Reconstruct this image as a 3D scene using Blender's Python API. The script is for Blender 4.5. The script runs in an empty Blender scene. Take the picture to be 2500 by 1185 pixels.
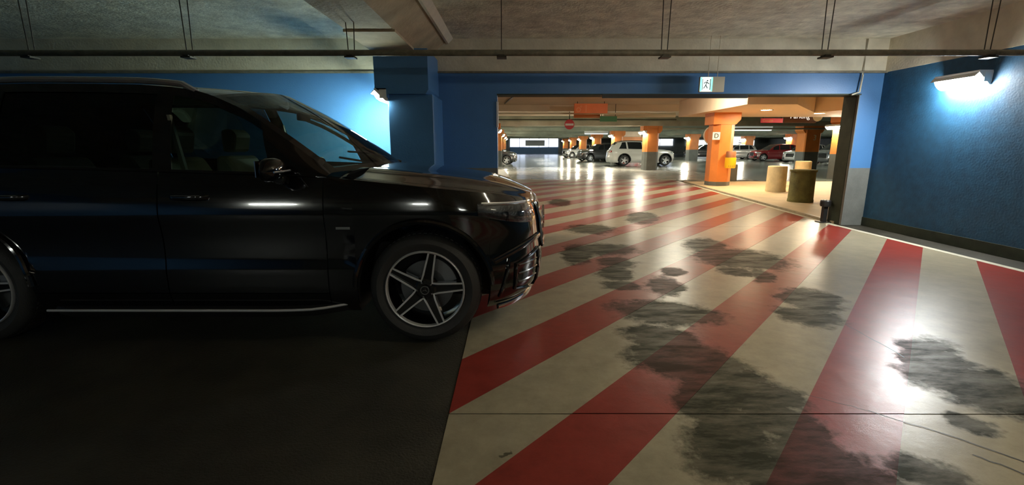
import bpy, bmesh, math, random
from mathutils import Vector, Matrix
R = math.radians
random.seed(4)
S = bpy.context.scene
COL = S.collection

# ------------------------------------------------------------------ camera, world, exposure
CX, CY, F, H = 1252.0, 592.5, 1137.0, 1.30
PITCH = math.atan(235 / 1137.0)
cam = bpy.data.cameras.new('camera')
cam.sensor_width = 36.0
cam.lens = 36.0 * F / 2500.0
cam.clip_start, cam.clip_end = 0.05, 400
co = bpy.data.objects.new('camera', cam)
COL.objects.link(co)
co.location = (0, 0, H)
co.rotation_euler = (math.pi / 2 - PITCH, 0, R(0.1))
S.camera = co
w = bpy.data.worlds.new('world')
S.world = w
w.use_nodes = True
w.node_tree.nodes['Background'].inputs[0].default_value = (0.55, 0.6, 0.7, 1)
w.node_tree.nodes['Background'].inputs[1].default_value = 0.004
S.view_settings.view_transform = 'Standard'
S.view_settings.look = 'None'
S.view_settings.gamma = 1
S.view_settings.exposure = 0.6
S.view_settings.use_curve_mapping = False
try:
    S.cycles.use_denoising = True
    S.cycles.max_bounces = 8
    S.cycles.sample_clamp_indirect = 6.0
    S.cycles.caustics_reflective = False
    S.cycles.caustics_refractive = False
except Exception:
    pass
L_NEAR_RIGHT = 180.0      # radiance of the lit faces of the lamps
L_NEAR_LEFT = 270.0
L_HALL = 150.0
L_BEHIND = 60.0
L_BARE_FILL = 80.0
DOWNLIGHTS = 280.0
L_CEIL_FILL = 28.0
L_AISLE_FILL = 190.0


# ------------------------------------------------------------------ helpers
def at(px, py, Y):
    """world point seen at that pixel, at the given depth (used to survey the far hall)"""
    u = (px - CX) / F
    v = (CY - py) / F
    dy = math.cos(PITCH) + v * math.sin(PITCH)
    dz = -math.sin(PITCH) + v * math.cos(PITCH)
    t = Y / dy
    return Vector((u * t, Y, H + dz * t))


class MB:
    def __init__(s):
        s.v, s.f, s.m = [], [], []

    def add(s, vs, fs, M=None, mi=0):
        o = len(s.v)
        for p in vs:
            p = Vector(p)
            s.v.append(tuple(M @ p if M else p))
        for f in fs:
            s.f.append(tuple(i + o for i in f))
            s.m.append(mi)
        return s

    def box(s, x0, y0, z0, x1, y1, z1, M=None, mi=0):
        vs = [(x, y, z) for x in (x0, x1) for y in (y0, y1) for z in (z0, z1)]
        return s.add(vs, [(0, 1, 3, 2), (4, 6, 7, 5), (0, 4, 5, 1), (2, 3, 7, 6), (0, 2, 6, 4), (1, 5, 7, 3)], M, mi)

    def prism(s, poly, a0, a1, axis='z', M=None, mi=0):
        """poly: 2D outline; extruded along axis from a0 to a1"""
        n = len(poly)

        def P(p, a):
            if axis == 'z': return (p[0], p[1], a)
            if axis == 'y': return (p[0], a, p[1])
            return (a, p[0], p[1])
        vs = [P(p, a0) for p in poly] + [P(p, a1) for p in poly]
        fs = [tuple(range(n - 1, -1, -1)), tuple(range(n, 2 * n))]
        fs += [(i, (i + 1) % n, (i + 1) % n + n, i + n) for i in range(n)]
        return s.add(vs, fs, M, mi)

    def grid(s, rows, closed=False, M=None, mi=0):
        """rows: list of equally long lists of points"""
        n = len(rows[0])
        vs = [p for r in rows for p in r]
        fs = []
        for i in range(len(rows) - 1):
            for j in range(n - (0 if closed else 1)):
                k = (j + 1) % n
                fs.append((i * n + j, i * n + k, (i + 1) * n + k, (i + 1) * n + j))
        return s.add(vs, fs, M, mi)

    def tube(s, pts, r, n=8, cap=True, mi=0, flat=1.0):
        pts = [Vector(p) for p in pts]
        rows = []
        up = Vector((0, 0, 1))
        for i, p in enumerate(pts):
            d = (pts[min(i + 1, len(pts) - 1)] - pts[max(i - 1, 0)]).normalized()
            a = d.cross(up)
            if a.length < 1e-3: a = d.cross(Vector((1, 0, 0)))
            a.normalize()
            b = a.cross(d).normalized()
            rr = r[i] if isinstance(r, (list, tuple)) else r
            rows.append([p + a * math.cos(2 * math.pi * k / n) * rr + b * math.sin(2 * math.pi * k / n) * rr * flat for k in range(n)])
        o = len(s.v)
        s.grid(rows, True, mi=mi)
        if cap:
            s.f.append(tuple(o + k for k in range(n - 1, -1, -1))); s.m.append(mi)
            e = o + (len(rows) - 1) * n
            s.f.append(tuple(e + k for k in range(n))); s.m.append(mi)
        return s

    def lathe(s, prof, n=24, M=None, mi=0, cap=False):
        """prof: (radius, height) pairs around local z"""
        rows = [[(r * math.cos(2 * math.pi * k / n), r * math.sin(2 * math.pi * k / n), z) for k in range(n)] for r, z in prof]
        o = len(s.v)
        s.grid(rows, True, M, mi)
        if cap:
            s.f.append(tuple(o + k for k in range(n - 1, -1, -1))); s.m.append(mi)
            e = o + (len(rows) - 1) * n
            s.f.append(tuple(e + k for k in range(n))); s.m.append(mi)
        return s

    def build(s, name, mats, parent=None, smooth=False, bevel=0, fix=True, angle=40):
        me = bpy.data.meshes.new(name)
        me.from_pydata(s.v, [], s.f)
        if not isinstance(mats, (list, tuple)): mats = [mats]
        for m in mats: me.materials.append(m)
        if len(mats) > 1:
            for p, i in zip(me.polygons, s.m): p.material_index = i
        if fix or bevel:
            b = bmesh.new()
            b.from_mesh(me)
            bmesh.ops.remove_doubles(b, verts=b.verts, dist=1e-5)
            bmesh.ops.recalc_face_normals(b, faces=b.faces)
            if bevel:
                es = [e for e in b.edges if len(e.link_faces) == 2 and e.calc_face_angle(0) > 0.6]
                bmesh.ops.bevel(b, geom=es, offset=bevel, segments=2, affect='EDGES', profile=0.5)
            b.to_mesh(me)
            b.free()
        me.update()
        if smooth:
            me.polygons.foreach_set('use_smooth', [True] * len(me.polygons))
            try:
                me.set_sharp_from_angle(angle=R(angle))
            except Exception:
                pass
        o = bpy.data.objects.new(name, me)
        COL.objects.link(o)
        if parent is not None:
            o.parent = parent
        return o


def tag(o, label=None, cat=None, group=None, kind=None):
    if label: o['label'] = label
    if cat: o['category'] = cat
    if group: o['group'] = group
    if kind: o['kind'] = kind
    return o


def empty(name, loc, rz=0, parent=None):
    o = bpy.data.objects.new(name, None)
    COL.objects.link(o)
    o.location = loc
    o.rotation_euler = (0, 0, rz)
    o.empty_display_size = 0.1
    if parent is not None: o.parent = parent
    return o


def copy_tree(o, parent=None):
    c = o.copy()
    COL.objects.link(c)
    c.parent = parent
    for ch in list(o.children): copy_tree(ch, c)
    return c


def text(name, body, size, mat, M, parent=None, depth=0.003):
    cu = bpy.data.curves.new(name, 'FONT')
    cu.body = body
    cu.size = size
    cu.extrude = depth
    cu.align_x = 'CENTER'
    cu.align_y = 'CENTER'
    cu.materials.append(mat)
    tmp = bpy.data.objects.new(name + '_curve', cu)
    COL.objects.link(tmp)
    dg = bpy.context.evaluated_depsgraph_get()
    me = bpy.data.meshes.new_from_object(tmp.evaluated_get(dg))
    bpy.data.objects.remove(tmp)
    o = bpy.data.objects.new(name, me)
    COL.objects.link(o)
    if parent is not None: o.parent = parent
    o.matrix_local = M
    return o


FACE = Matrix.Rotation(math.pi / 2, 4, 'X')      # a flat thing turned to face -Y


# ------------------------------------------------------------------ materials
def mat(name, col, rough=0.5, metal=0.0, var=0.0, vscale=3.0, bump=0.0, bscale=40.0, coat=0.0, spec=None, detail=5.0):
    m = bpy.data.materials.new(name)
    m.use_nodes = True
    nt = m.node_tree
    b = nt.nodes['Principled BSDF']
    b.inputs['Base Color'].default_value = (*col, 1)
    b.inputs['Roughness'].default_value = rough
    b.inputs['Metallic'].default_value = metal
    if coat: b.inputs['Coat Weight'].default_value = coat; b.inputs['Coat Roughness'].default_value = 0.04
    if spec is not None: b.inputs['Specular IOR Level'].default_value = spec
    if var or bump:
        g = nt.nodes.new('ShaderNodeNewGeometry')
    if var:
        n = nt.nodes.new('ShaderNodeTexNoise')
        n.inputs['Scale'].default_value = vscale
        n.inputs['Detail'].default_value = detail
        n.inputs['Roughness'].default_value = 0.6
        nt.links.new(g.outputs['Position'], n.inputs['Vector'])
        r = nt.nodes.new('ShaderNodeMapRange')
        r.inputs[1].default_value = 0.3; r.inputs[2].default_value = 0.7
        r.inputs[3].default_value = 1 - var; r.inputs[4].default_value = 1 + var * 0.5
        nt.links.new(n.outputs[0], r.inputs[0])
        x = nt.nodes.new('ShaderNodeMix')
        x.data_type = 'RGBA'; x.blend_type = 'MULTIPLY'
        x.inputs[0].default_value = 1
        x.inputs[6].default_value = (*col, 1)
        nt.links.new(r.outputs[0], x.inputs[7])
        nt.links.new(x.outputs[2], b.inputs['Base Color'])
    if bump:
        n2 = nt.nodes.new('ShaderNodeTexNoise')
        n2.inputs['Scale'].default_value = bscale
        n2.inputs['Detail'].default_value = 4
        nt.links.new(g.outputs['Position'], n2.inputs['Vector'])
        bp = nt.nodes.new('ShaderNodeBump')
        bp.inputs['Strength'].default_value = bump
        bp.inputs['Distance'].default_value = 0.02
        nt.links.new(n2.outputs[0], bp.inputs['Height'])
        nt.links.new(bp.outputs[0], b.inputs['Normal'])
    return m


def emit(name, col, strength):
    m = bpy.data.materials.new(name)
    m.use_nodes = True
    nt = m.node_tree
    nt.nodes.remove(nt.nodes['Principled BSDF'])
    e = nt.nodes.new('ShaderNodeEmission')
    e.inputs[0].default_value = (*col, 1)
    e.inputs[1].default_value = strength
    nt.links.new(e.outputs[0], nt.nodes['Material Output'].inputs[0])
    return m


# grime that lies on the painted floor: blobs at fixed places, (x, y, rx, ry, turn)
BLOBS = [(1.21, 5.87, 0.32, 0.29, -0.19),
         (1.18, 5.17, 0.17, 0.2, -0.21),
         (1.07, 4.72, 0.14, 0.24, -0.21),
         (1.04, 4.25, 0.15, 0.13, -0.23),
         (2.69, 5.36, 0.41, 0.45, -0.45),
         (2.36, 4.77, 0.15, 0.14, -0.44),
         (2.57, 6.09, 0.2, 0.44, -0.39),
         (1.69, 4.77, 0.1, 0.14, -0.32),
         (1.44, 4.25, 0.13, 0.27, -0.31),
         (1.22, 3.53, 0.34, 0.23, -0.31),
         (2.54, 4.59, 0.08, 0.21, -0.48),
         (2.57, 3.86, 0.19, 0.3, -0.56),
         (1.25, 7.36, 0.3, 0.38, -0.16),
         (1.11, 10.97, 0.21, 0.57, -0.1),
         (1.04, 3.04, 0.21, 0.18, -0.3),
         (1.06, 2.7, 0.26, 0.26, -0.34),
         (1.19, 2.35, 0.21, 0.27, -0.43),
         (0.94, 1.82, 0.13, 0.1, -0.42),
         (0.93, 1.66, 0.07, 0.07, -0.45),
         (1.38, 2.23, 0.12, 0.15, -0.51),
         (2.31, 3.44, 0.19, 0.22, -0.56),
         (0.95, 1.8, 0.16, 0.2, -0.43),
         (1.32, 1.73, 0.21, 0.14, -0.59),
         (2.59, 2.69, 0.14, 0.38, -0.73),
         (2.59, 2.35, 0.2, 0.27, -0.78),
         (2.21, 2.0, 0.09, 0.08, -0.77),
         (2.45, 2.72, 0.07, 0.09, -0.69),
         (-0.06, 1.79, 0.02, 0.01, 0.03),
         (2.41, 8.58, 0.23, 0.63, -0.27),
         (0.8, 5.64, 0.15, 0.45, -0.14), (1.02, 2.18, .14, .16, -.4), (1.02, 1.95, .13, .14, -.4), (1.12, 1.60, .22, .14, -.5), (1.38, 1.62, .16, .12, -.5), (1.30, 2.0, .16, .12, -.5), (1.7, 1.66, .12, .10, -.5)]


def grime_group():
    g = bpy.data.node_groups.new('grime', 'ShaderNodeTree')
    g.interface.new_socket('Mask', in_out='OUTPUT', socket_type='NodeSocketFloat')
    g.interface.new_socket('Fine', in_out='OUTPUT', socket_type='NodeSocketFloat')
    g.interface.new_socket('Normal', in_out='OUTPUT', socket_type='NodeSocketVector')
    N, Lk = g.nodes, g.links
    out = N.new('NodeGroupOutput')
    geo = N.new('ShaderNodeNewGeometry')
    # warp
    nw = N.new('ShaderNodeTexNoise'); nw.inputs['Scale'].default_value = 3.2; nw.inputs['Detail'].default_value = 5; nw.inputs['Roughness'].default_value = .65
    Lk.new(geo.outputs['Position'], nw.inputs['Vector'])
    sub = N.new('ShaderNodeVectorMath'); sub.operation = 'SUBTRACT'; sub.inputs[1].default_value = (.5, .5, .5)
    Lk.new(nw.outputs['Color'], sub.inputs[0])
    sc = N.new('ShaderNodeVectorMath'); sc.operation = 'SCALE'; sc.inputs['Scale'].default_value = 0.30
    Lk.new(sub.outputs[0], sc.inputs[0])
    ad = N.new('ShaderNodeVectorMath'); ad.operation = 'ADD'
    Lk.new(geo.outputs['Position'], ad.inputs[0]); Lk.new(sc.outputs[0], ad.inputs[1])
    prev = None
    for (x, y, rx, ry, tn) in BLOBS:
        mp = N.new('ShaderNodeMapping')
        mp.vector_type = 'TEXTURE'
        mp.inputs['Location'].default_value = (x, y, 0)
        mp.inputs['Rotation'].default_value = (0, 0, tn)
        mp.inputs['Scale'].default_value = (rx * 1.3, ry * 1.25, 1)
        Lk.new(ad.outputs[0], mp.inputs['Vector'])
        ln = N.new('ShaderNodeVectorMath'); ln.operation = 'LENGTH'
        Lk.new(mp.outputs[0], ln.inputs[0])
        if prev is None:
            prev = ln.outputs['Value']
        else:
            mn = N.new('ShaderNodeMath'); mn.operation = 'SMOOTH_MIN'; mn.inputs[2].default_value = .15
            Lk.new(prev, mn.inputs[0]); Lk.new(ln.outputs['Value'], mn.inputs[1])
            prev = mn.outputs[0]
    n2 = N.new('ShaderNodeTexNoise'); n2.inputs['Scale'].default_value = 9; n2.inputs['Detail'].default_value = 6; n2.inputs['Roughness'].default_value = .7
    Lk.new(geo.outputs['Position'], n2.inputs['Vector'])
    m1 = N.new('ShaderNodeMath'); m1.operation = 'MULTIPLY_ADD'; m1.inputs[1].default_value = 1.1; m1.inputs[2].default_value = -.55
    Lk.new(n2.outputs[0], m1.inputs[0])
    m2 = N.new('ShaderNodeMath'); m2.operation = 'ADD'
    Lk.new(prev, m2.inputs[0]); Lk.new(m1.outputs[0], m2.inputs[1])
    mr = N.new('ShaderNodeMapRange'); mr.clamp = True
    mr.inputs[1].default_value = .82; mr.inputs[2].default_value = 1.16; mr.inputs[3].default_value = 1; mr.inputs[4].default_value = 0
    Lk.new(m2.outputs[0], mr.inputs[0])
    n6 = N.new('ShaderNodeTexNoise'); n6.inputs['Scale'].default_value = 6; n6.inputs['Detail'].default_value = 5; n6.inputs['Roughness'].default_value = .7
    mp6 = N.new('ShaderNodeMapping'); mp6.inputs['Rotation'].default_value = (0, 0, R(-49)); mp6.inputs['Scale'].default_value = (.45, 1.6, 1)
    Lk.new(geo.outputs['Position'], mp6.inputs['Vector']); Lk.new(mp6.outputs[0], n6.inputs['Vector'])
    r6 = N.new('ShaderNodeMapRange'); r6.inputs[1].default_value = .35; r6.inputs[2].default_value = .6; r6.inputs[3].default_value = .68; r6.inputs[4].default_value = 1
    Lk.new(n6.outputs[0], r6.inputs[0])
    mm = N.new('ShaderNodeMath'); mm.operation = 'MULTIPLY'
    Lk.new(mr.outputs[0], mm.inputs[0]); Lk.new(r6.outputs[0], mm.inputs[1])
    Lk.new(mm.outputs[0], out.inputs['Mask'])
    # fine wear
    n3 = N.new('ShaderNodeTexNoise'); n3.inputs['Scale'].default_value = 5.0; n3.inputs['Detail'].default_value = 9; n3.inputs['Roughness'].default_value = .75
    Lk.new(geo.outputs['Position'], n3.inputs['Vector'])
    Lk.new(n3.outputs[0], out.inputs['Fine'])
    n4 = N.new('ShaderNodeTexNoise'); n4.inputs['Scale'].default_value = 7.0; n4.inputs['Detail'].default_value = 3
    Lk.new(geo.outputs['Position'], n4.inputs['Vector'])
    bp = N.new('ShaderNodeBump'); bp.inputs['Strength'].default_value = .10; bp.inputs['Distance'].default_value = .02
    Lk.new(n4.outputs[0], bp.inputs['Height'])
    n5 = N.new('ShaderNodeTexNoise'); n5.inputs['Scale'].default_value = 160.0; n5.inputs['Detail'].default_value = 2
    Lk.new(geo.outputs['Position'], n5.inputs['Vector'])
    bp2 = N.new('ShaderNodeBump'); bp2.inputs['Strength'].default_value = .12; bp2.inputs['Distance'].default_value = .003
    Lk.new(n5.outputs[0], bp2.inputs['Height']); Lk.new(bp.outputs[0], bp2.inputs['Normal'])
    Lk.new(bp2.outputs[0], out.inputs['Normal'])
    return g


GRIME = grime_group()


def floor_paint(name, col, dark, rough=.31, amount=.97):
    m = bpy.data.materials.new(name)
    m.use_nodes = True
    nt = m.node_tree
    b = nt.nodes['Principled BSDF']
    g = nt.nodes.new('ShaderNodeGroup'); g.node_tree = GRIME
    mk = nt.nodes.new('ShaderNodeMath'); mk.operation = 'MULTIPLY'; mk.inputs[1].default_value = amount
    nt.links.new(g.outputs['Mask'], mk.inputs[0])
    r = nt.nodes.new('ShaderNodeMapRange'); r.inputs[1].default_value = .3; r.inputs[2].default_value = .7; r.inputs[3].default_value = .72; r.inputs[4].default_value = 1.14
    nt.links.new(g.outputs['Fine'], r.inputs[0])
    x = nt.nodes.new('ShaderNodeMix'); x.data_type = 'RGBA'; x.blend_type = 'MULTIPLY'; x.inputs[0].default_value = 1
    x.inputs[6].default_value = (*col, 1)
    nt.links.new(r.outputs[0], x.inputs[7])
    y = nt.nodes.new('ShaderNodeMix'); y.data_type = 'RGBA'
    nt.links.new(mk.outputs[0], y.inputs[0]); nt.links.new(x.outputs[2], y.inputs[6]); y.inputs[7].default_value = (*dark, 1)
    nt.links.new(y.outputs[2], b.inputs['Base Color'])
    rr = nt.nodes.new('ShaderNodeMapRange'); rr.inputs[3].default_value = rough; rr.inputs[4].default_value = rough + .16
    nt.links.new(g.outputs['Mask'], rr.inputs[0])
    rf = nt.nodes.new('ShaderNodeMath'); rf.operation = 'MULTIPLY_ADD'; rf.inputs[1].default_value = .10; rf.inputs[2].default_value = -.05
    nt.links.new(g.outputs['Fine'], rf.inputs[0])
    ra = nt.nodes.new('ShaderNodeMath'); ra.operation = 'ADD'
    nt.links.new(rr.outputs[0], ra.inputs[0]); nt.links.new(rf.outputs[0], ra.inputs[1])
    nt.links.new(ra.outputs[0], b.inputs['Roughness'])
    sp = nt.nodes.new('ShaderNodeMapRange'); sp.inputs[3].default_value = .26; sp.inputs[4].default_value = .03
    nt.links.new(g.outputs['Mask'], sp.inputs[0]); nt.links.new(sp.outputs[0], b.inputs['Specular IOR Level'])
    nt.links.new(g.outputs['Normal'], b.inputs['Normal'])
    return m


M = {}
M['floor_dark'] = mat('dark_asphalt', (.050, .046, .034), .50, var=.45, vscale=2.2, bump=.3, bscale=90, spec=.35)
M['floor_hall'] = mat('hall_floor', (.10, .108, .088), .22, var=.3, vscale=.6, bump=.04, bscale=3)
M['floor_wet'] = mat('hall_floor_pale', (.42, .39, .34), .20, var=.25, vscale=.9, bump=.06, bscale=4)
M['beige'] = floor_paint('beige_floor_paint', (.335, .295, .205), (.026, .028, .017))
M['red'] = floor_paint('red_floor_paint', (.27, .038, .028), (.036, .022, .015))
M['line'] = floor_paint('white_line_paint', (.72, .68, .55), (.2, .19, .15), amount=.3)
M['pavement'] = mat('pavement_paint', (.66, .53, .34), .62, var=.12, vscale=2, bump=.05, spec=.2)
M['kerb'] = mat('kerb', (.5, .42, .28), .5, var=.3, vscale=6)
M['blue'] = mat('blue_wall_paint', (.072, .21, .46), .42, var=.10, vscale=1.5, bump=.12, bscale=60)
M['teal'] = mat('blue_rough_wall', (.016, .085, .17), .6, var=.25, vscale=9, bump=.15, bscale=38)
M['grey'] = mat('grey_dado', (.17, .18, .165), .55, var=.25, vscale=4, bump=.15, bscale=50)
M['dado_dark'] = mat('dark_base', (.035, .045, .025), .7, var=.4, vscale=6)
M['ceil'] = mat('sprayed_ceiling', (.70, .68, .54), .85, var=.34, vscale=5.0, bump=.7, bscale=26, detail=9)
M['conc'] = mat('beige_concrete', (.66, .62, .49), .75, var=.18, vscale=3, bump=.3, bscale=30)
M['beam'] = mat('beam_concrete', (.46, .38, .26), .8, var=.3, vscale=2.5, bump=.5, bscale=26)
M['pale'] = mat('pale_strip', (.62, .57, .47), .7, var=.1, vscale=6, bump=.2)
M['pipe'] = mat('grey_pipe', (.20, .19, .14), .55, var=.4, vscale=12, bump=.2)
M['rod'] = mat('dark_rod', (.05, .045, .035), .5, metal=.4)
M['orange'] = mat('orange_paint', (.78, .25, .055), .42, var=.12, vscale=2)
M['grey_col'] = mat('grey_column_paint', (.15, .155, .14), .5, var=.2, vscale=3)
M['conc_hall'] = mat('hall_concrete', (.36, .34, .27), .8, var=.25, vscale=1.2, bump=.2)
M['conc_green'] = mat('hall_concrete_green', (.30, .33, .26), .8, var=.3, vscale=1.0)
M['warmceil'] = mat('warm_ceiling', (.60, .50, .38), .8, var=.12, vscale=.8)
M['soffit'] = mat('soffit_paint', (.80, .62, .45), .7, var=.05)
M['black'] = mat('black_plastic', (.012, .012, .012), .45)
M['rubber'] = mat('rubber', (.034, .034, .033), .65, bump=.2, bscale=120)
M['car_black'] = mat('black_car_paint', (.0035, .0038, .0045), .10, coat=1.0, spec=.55)
M['glass_dark'] = None
M['chrome'] = mat('chrome', (.75, .75, .76), .12, metal=1)
M['alu'] = mat('machined_alloy', (.80, .81, .82), .30, metal=.45)
M['gloss_black'] = mat('gloss_black', (.008, .008, .008), .16, coat=.6)
M['disc'] = mat('brake_disc', (.20, .21, .22), .35, metal=.8)
M['caliper'] = mat('brake_caliper', (.30, .31, .32), .4, metal=.6)
M['seat'] = mat('pale_seat_leather', (.46, .50, .38), .5, var=.1)
M['dash'] = mat('dashboard', (.02, .024, .02), .6)
M['white_car'] = mat('white_car_paint', (.68, .66, .60), .2, coat=.8)
M['red_car'] = mat('dark_red_paint', (.17, .012, .015), .2, coat=.8)
M['red_car2'] = mat('red_paint', (.42, .02, .02), .2, coat=.8)
M['silver_car'] = mat('silver_paint', (.46, .46, .44), .22, metal=.5, coat=.8)
M['dark_car'] = mat('dark_car_paint', (.03, .032, .034), .2, coat=.8)
M['grey_car'] = mat('grey_car_paint', (.20, .21, .22), .22, metal=.4, coat=.8)
M['far_glass'] = mat('car_window', (.012, .014, .016), .06, spec=.8)
M['tail'] = mat('tail_lamp', (.35, .01, .01), .15, coat=1)
M['lamp_bowl'] = mat('lamp_bowl', (.10, .11, .12), .22, metal=.8, bump=.9, bscale=45)
M['lens'] = mat('lamp_lens', (.7, .72, .74), .08, metal=.7)
M['white'] = mat('white_enamel', (.8, .8, .78), .4)
M['cream'] = mat('cream_enamel', (.62, .58, .45), .5)
M['yellow'] = mat('yellow_plastic', (.95, .55, .02), .4)
M['brown'] = mat('brown_metal', (.32, .13, .06), .5)
M['sign_orange'] = mat('sign_orange', (.70, .16, .03), .5, var=.1)
M['sign_orange2'] = mat('sign_orange_pale', (.72, .27, .10), .5)
M['sign_green'] = mat('sign_green', (.03, .20, .08), .5)
M['sign_red'] = mat('sign_red', (.55, .02, .03), .45)
M['sign_brown'] = mat('sign_brown', (.10, .045, .03), .5)
M['stone'] = mat('bollard_concrete', (.62, .50, .29), .7, var=.2, vscale=6, bump=.3)
M['moss'] = mat('bollard_moss', (.17, .155, .045), .8, var=.45, vscale=5, bump=.4)
M['lamp_right'] = emit('lamp_light_cold', (.96, .98, .95), L_NEAR_RIGHT)
M['lamp_left'] = emit('lamp_light_left', (.86, 1.0, .82), L_NEAR_LEFT)
M['lamp_hall'] = emit('lamp_light_hall', (1.0, .93, .72), L_HALL)
M['lamp_behind'] = emit('lamp_light_behind', (.95, 1.0, .90), L_BEHIND)
M['downlight'] = emit('downlight_warm', (1.0, .74, .44), DOWNLIGHTS)
M['daylight'] = emit('daylight_window', (.70, .80, 1.0), 3.2)
M['fill_bare'] = emit('fill_light_bare', (1.0, .90, .70), L_BARE_FILL)
M['fill_green'] = emit('fill_light_green', (.72, 1.0, .66), L_BARE_FILL * .8)
M['fill_aisle'] = emit('fill_light_aisle', (.95, 1.0, .88), L_AISLE_FILL)
M['fill_ceil'] = emit('fill_light_warm', (1.0, .80, .56), L_CEIL_FILL)
M['backlit'] = emit('backlit_white', (.90, .97, 1.0), 1.8)
M['letter_glow'] = emit('backlit_lettering', (1.0, .88, .70), .75)
M['exit_white'] = emit('exit_sign_white', (.80, 1.0, .93), 1.2)
M['exit_green'] = mat('exit_sign_green', (.0, .32, .20), .4)
M['exit_mint'] = emit('exit_sign_mint', (.30, .95, .75), .85)


def clear_glass(name, tint, rough=0.0, refl=.5, thru=.7):
    m = bpy.data.materials.new(name)
    m.use_nodes = True
    nt = m.node_tree
    nt.nodes.remove(nt.nodes['Principled BSDF'])
    t = nt.nodes.new('ShaderNodeBsdfTransparent'); t.inputs[0].default_value = (*[c * thru for c in tint], 1)
    g = nt.nodes.new('ShaderNodeBsdfGlossy'); g.inputs[0].default_value = (1, 1, 1, 1); g.inputs['Roughness'].default_value = rough
    f = nt.nodes.new('ShaderNodeFresnel'); f.inputs[0].default_value = 1.5
    mx = nt.nodes.new('ShaderNodeMixShader')
    nt.links.new(f.outputs[0], mx.inputs[0]); nt.links.new(t.outputs[0], mx.inputs[1]); nt.links.new(g.outputs[0], mx.inputs[2])
    nt.links.new(mx.outputs[0], nt.nodes['Material Output'].inputs[0])
    return m


M['windscreen'] = clear_glass('windscreen_glass', (.80, .95, .85), thru=.75)
M['side_glass'] = clear_glass('side_glass', (.75, .9, .8), thru=.55)
M['tint_glass'] = clear_glass('tinted_glass', (.7, .8, .75), thru=.12)
M['lens_clear'] = clear_glass('headlamp_lens', (.95, .97, 1.0), thru=.9)


# ------------------------------------------------------------------ the setting
BX0, BX1, YB = -9.0, 5.87, 7.75
OP0, OP1, OPZ = -.25, 5.53, 2.12

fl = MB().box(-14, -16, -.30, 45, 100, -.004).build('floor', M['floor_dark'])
tag(fl, 'dark asphalt floor of the parking garage', kind='structure')
# painted zone, cut at the concrete joints
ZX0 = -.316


def curb_x(y):
    return 5.47 if y < 7.9 else 5.47 + (y - 7.9) * .082


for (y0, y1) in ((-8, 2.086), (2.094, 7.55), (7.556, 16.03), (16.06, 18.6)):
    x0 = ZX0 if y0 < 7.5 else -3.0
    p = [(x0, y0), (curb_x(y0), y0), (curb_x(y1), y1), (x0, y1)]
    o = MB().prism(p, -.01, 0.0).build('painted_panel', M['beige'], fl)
o = MB().prism([(-3, 18.6), (9.5, 18.6), (9.5, 30), (-3, 30)], -.01, 0.0).build('pale_floor_panel', M['floor_wet'], fl)
o = MB().box(-3, 30, -.01, 45, 84, -.001).box(9.5, 17.0, -.01, 45, 30, -.001).build('hall_floor_panel', M['floor_hall'], fl)

# red stripes: two edge lines y = s*x + c (surveyed), clipped to the zone
STR = [  # (s_up, c_up, s_lo, c_lo)
    (1.12, -.77 + 0, 1.12, -1.45), (1.13, .46, 1.0, .10), (1.128, 1.76, 1.137, 1.17), (1.14, 3.05, 1.133, 2.45),
    (1.16, 4.26, 1.146, 3.76), (1.165, 5.50, 1.155, 5.02), (1.16, 6.95, 1.155, 6.35), (1.18, 8.28, 1.18, 7.60),
    (1.18, 9.66, 1.18, 9.0), (1.18, 11.0, 1.18, 10.35), (1.18, 12.35, 1.18, 11.7), (1.18, 13.7, 1.18, 13.05),
    (1.18, 15.0, 1.18, 14.4), (1.18, 16.4, 1.18, 15.8), (1.12, -2.1, 1.12, -2.7), (1.12, -3.4, 1.12, -4.0)]
# second stripe from the lamp is wider: edges meet the kerb at y 6.75 and 6.0
STR[1] = (1.135, .47, 1.13, -.10)
STR[0] = (1.125, -.79, 1.12, -1.45)


def clip(poly, a, b, c):       # keep a*x+b*y+c >= 0
    out = []
    for i in range(len(poly)):
        p, q = poly[i], poly[(i + 1) % len(poly)]
        dp, dq = a * p[0] + b * p[1] + c, a * q[0] + b * q[1] + c
        if dp >= 0: out.append(p)
        if (dp >= 0) != (dq >= 0):
            t = dp / (dp - dq)
            out.append((p[0] + t * (q[0] - p[0]), p[1] + t * (q[1] - p[1])))
    return out


for (su, cu_, sl, cl_) in STR:
    for (y0, y1, x0) in ((-8, 2.086, ZX0), (2.094, 7.55, ZX0), (7.556, 16.03, -3), (16.06, 18.6, -3)):
        kx0, kx1 = curb_x(y0) - .09, curb_x(y1) - .09
        poly = [(x0, x0 * sl + cl_), (7.0, 7.0 * sl + cl_), (7.0, 7.0 * su + cu_), (x0, x0 * su + cu_)]
        poly = clip(poly, 0, 1, -y0); poly = clip(poly, 0, -1, y1) if poly else []
        if not poly: continue
        # right limit: a line through (kx0,y0)-(kx1,y1)
        dx, dy = kx1 - kx0, y1 - y0
        poly = clip(poly, -dy, dx, dy * kx0 - dx * y0)
        if len(poly) < 3: continue
        # subdivide the long edges a little unevenly, as hand-painted
        MB().prism(poly, -.005, 0.0016).build('red_stripe', M['red'], fl)

for (xa, ya, xb, yb) in ((5.42, -6, 5.42, 7.62), (5.40, 7.62, 6.28, 18.0)):
    d = Vector((xb - xa, yb - ya)).normalized(); n = Vector((d.y, -d.x)) * .045
    MB().prism([(xa - n.x, ya - n.y), (xa + n.x, ya + n.y), (xb + n.x, yb + n.y), (xb - n.x, yb - n.y)], -.005, .0024).build('white_edge_line', M['line'], fl)
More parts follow.
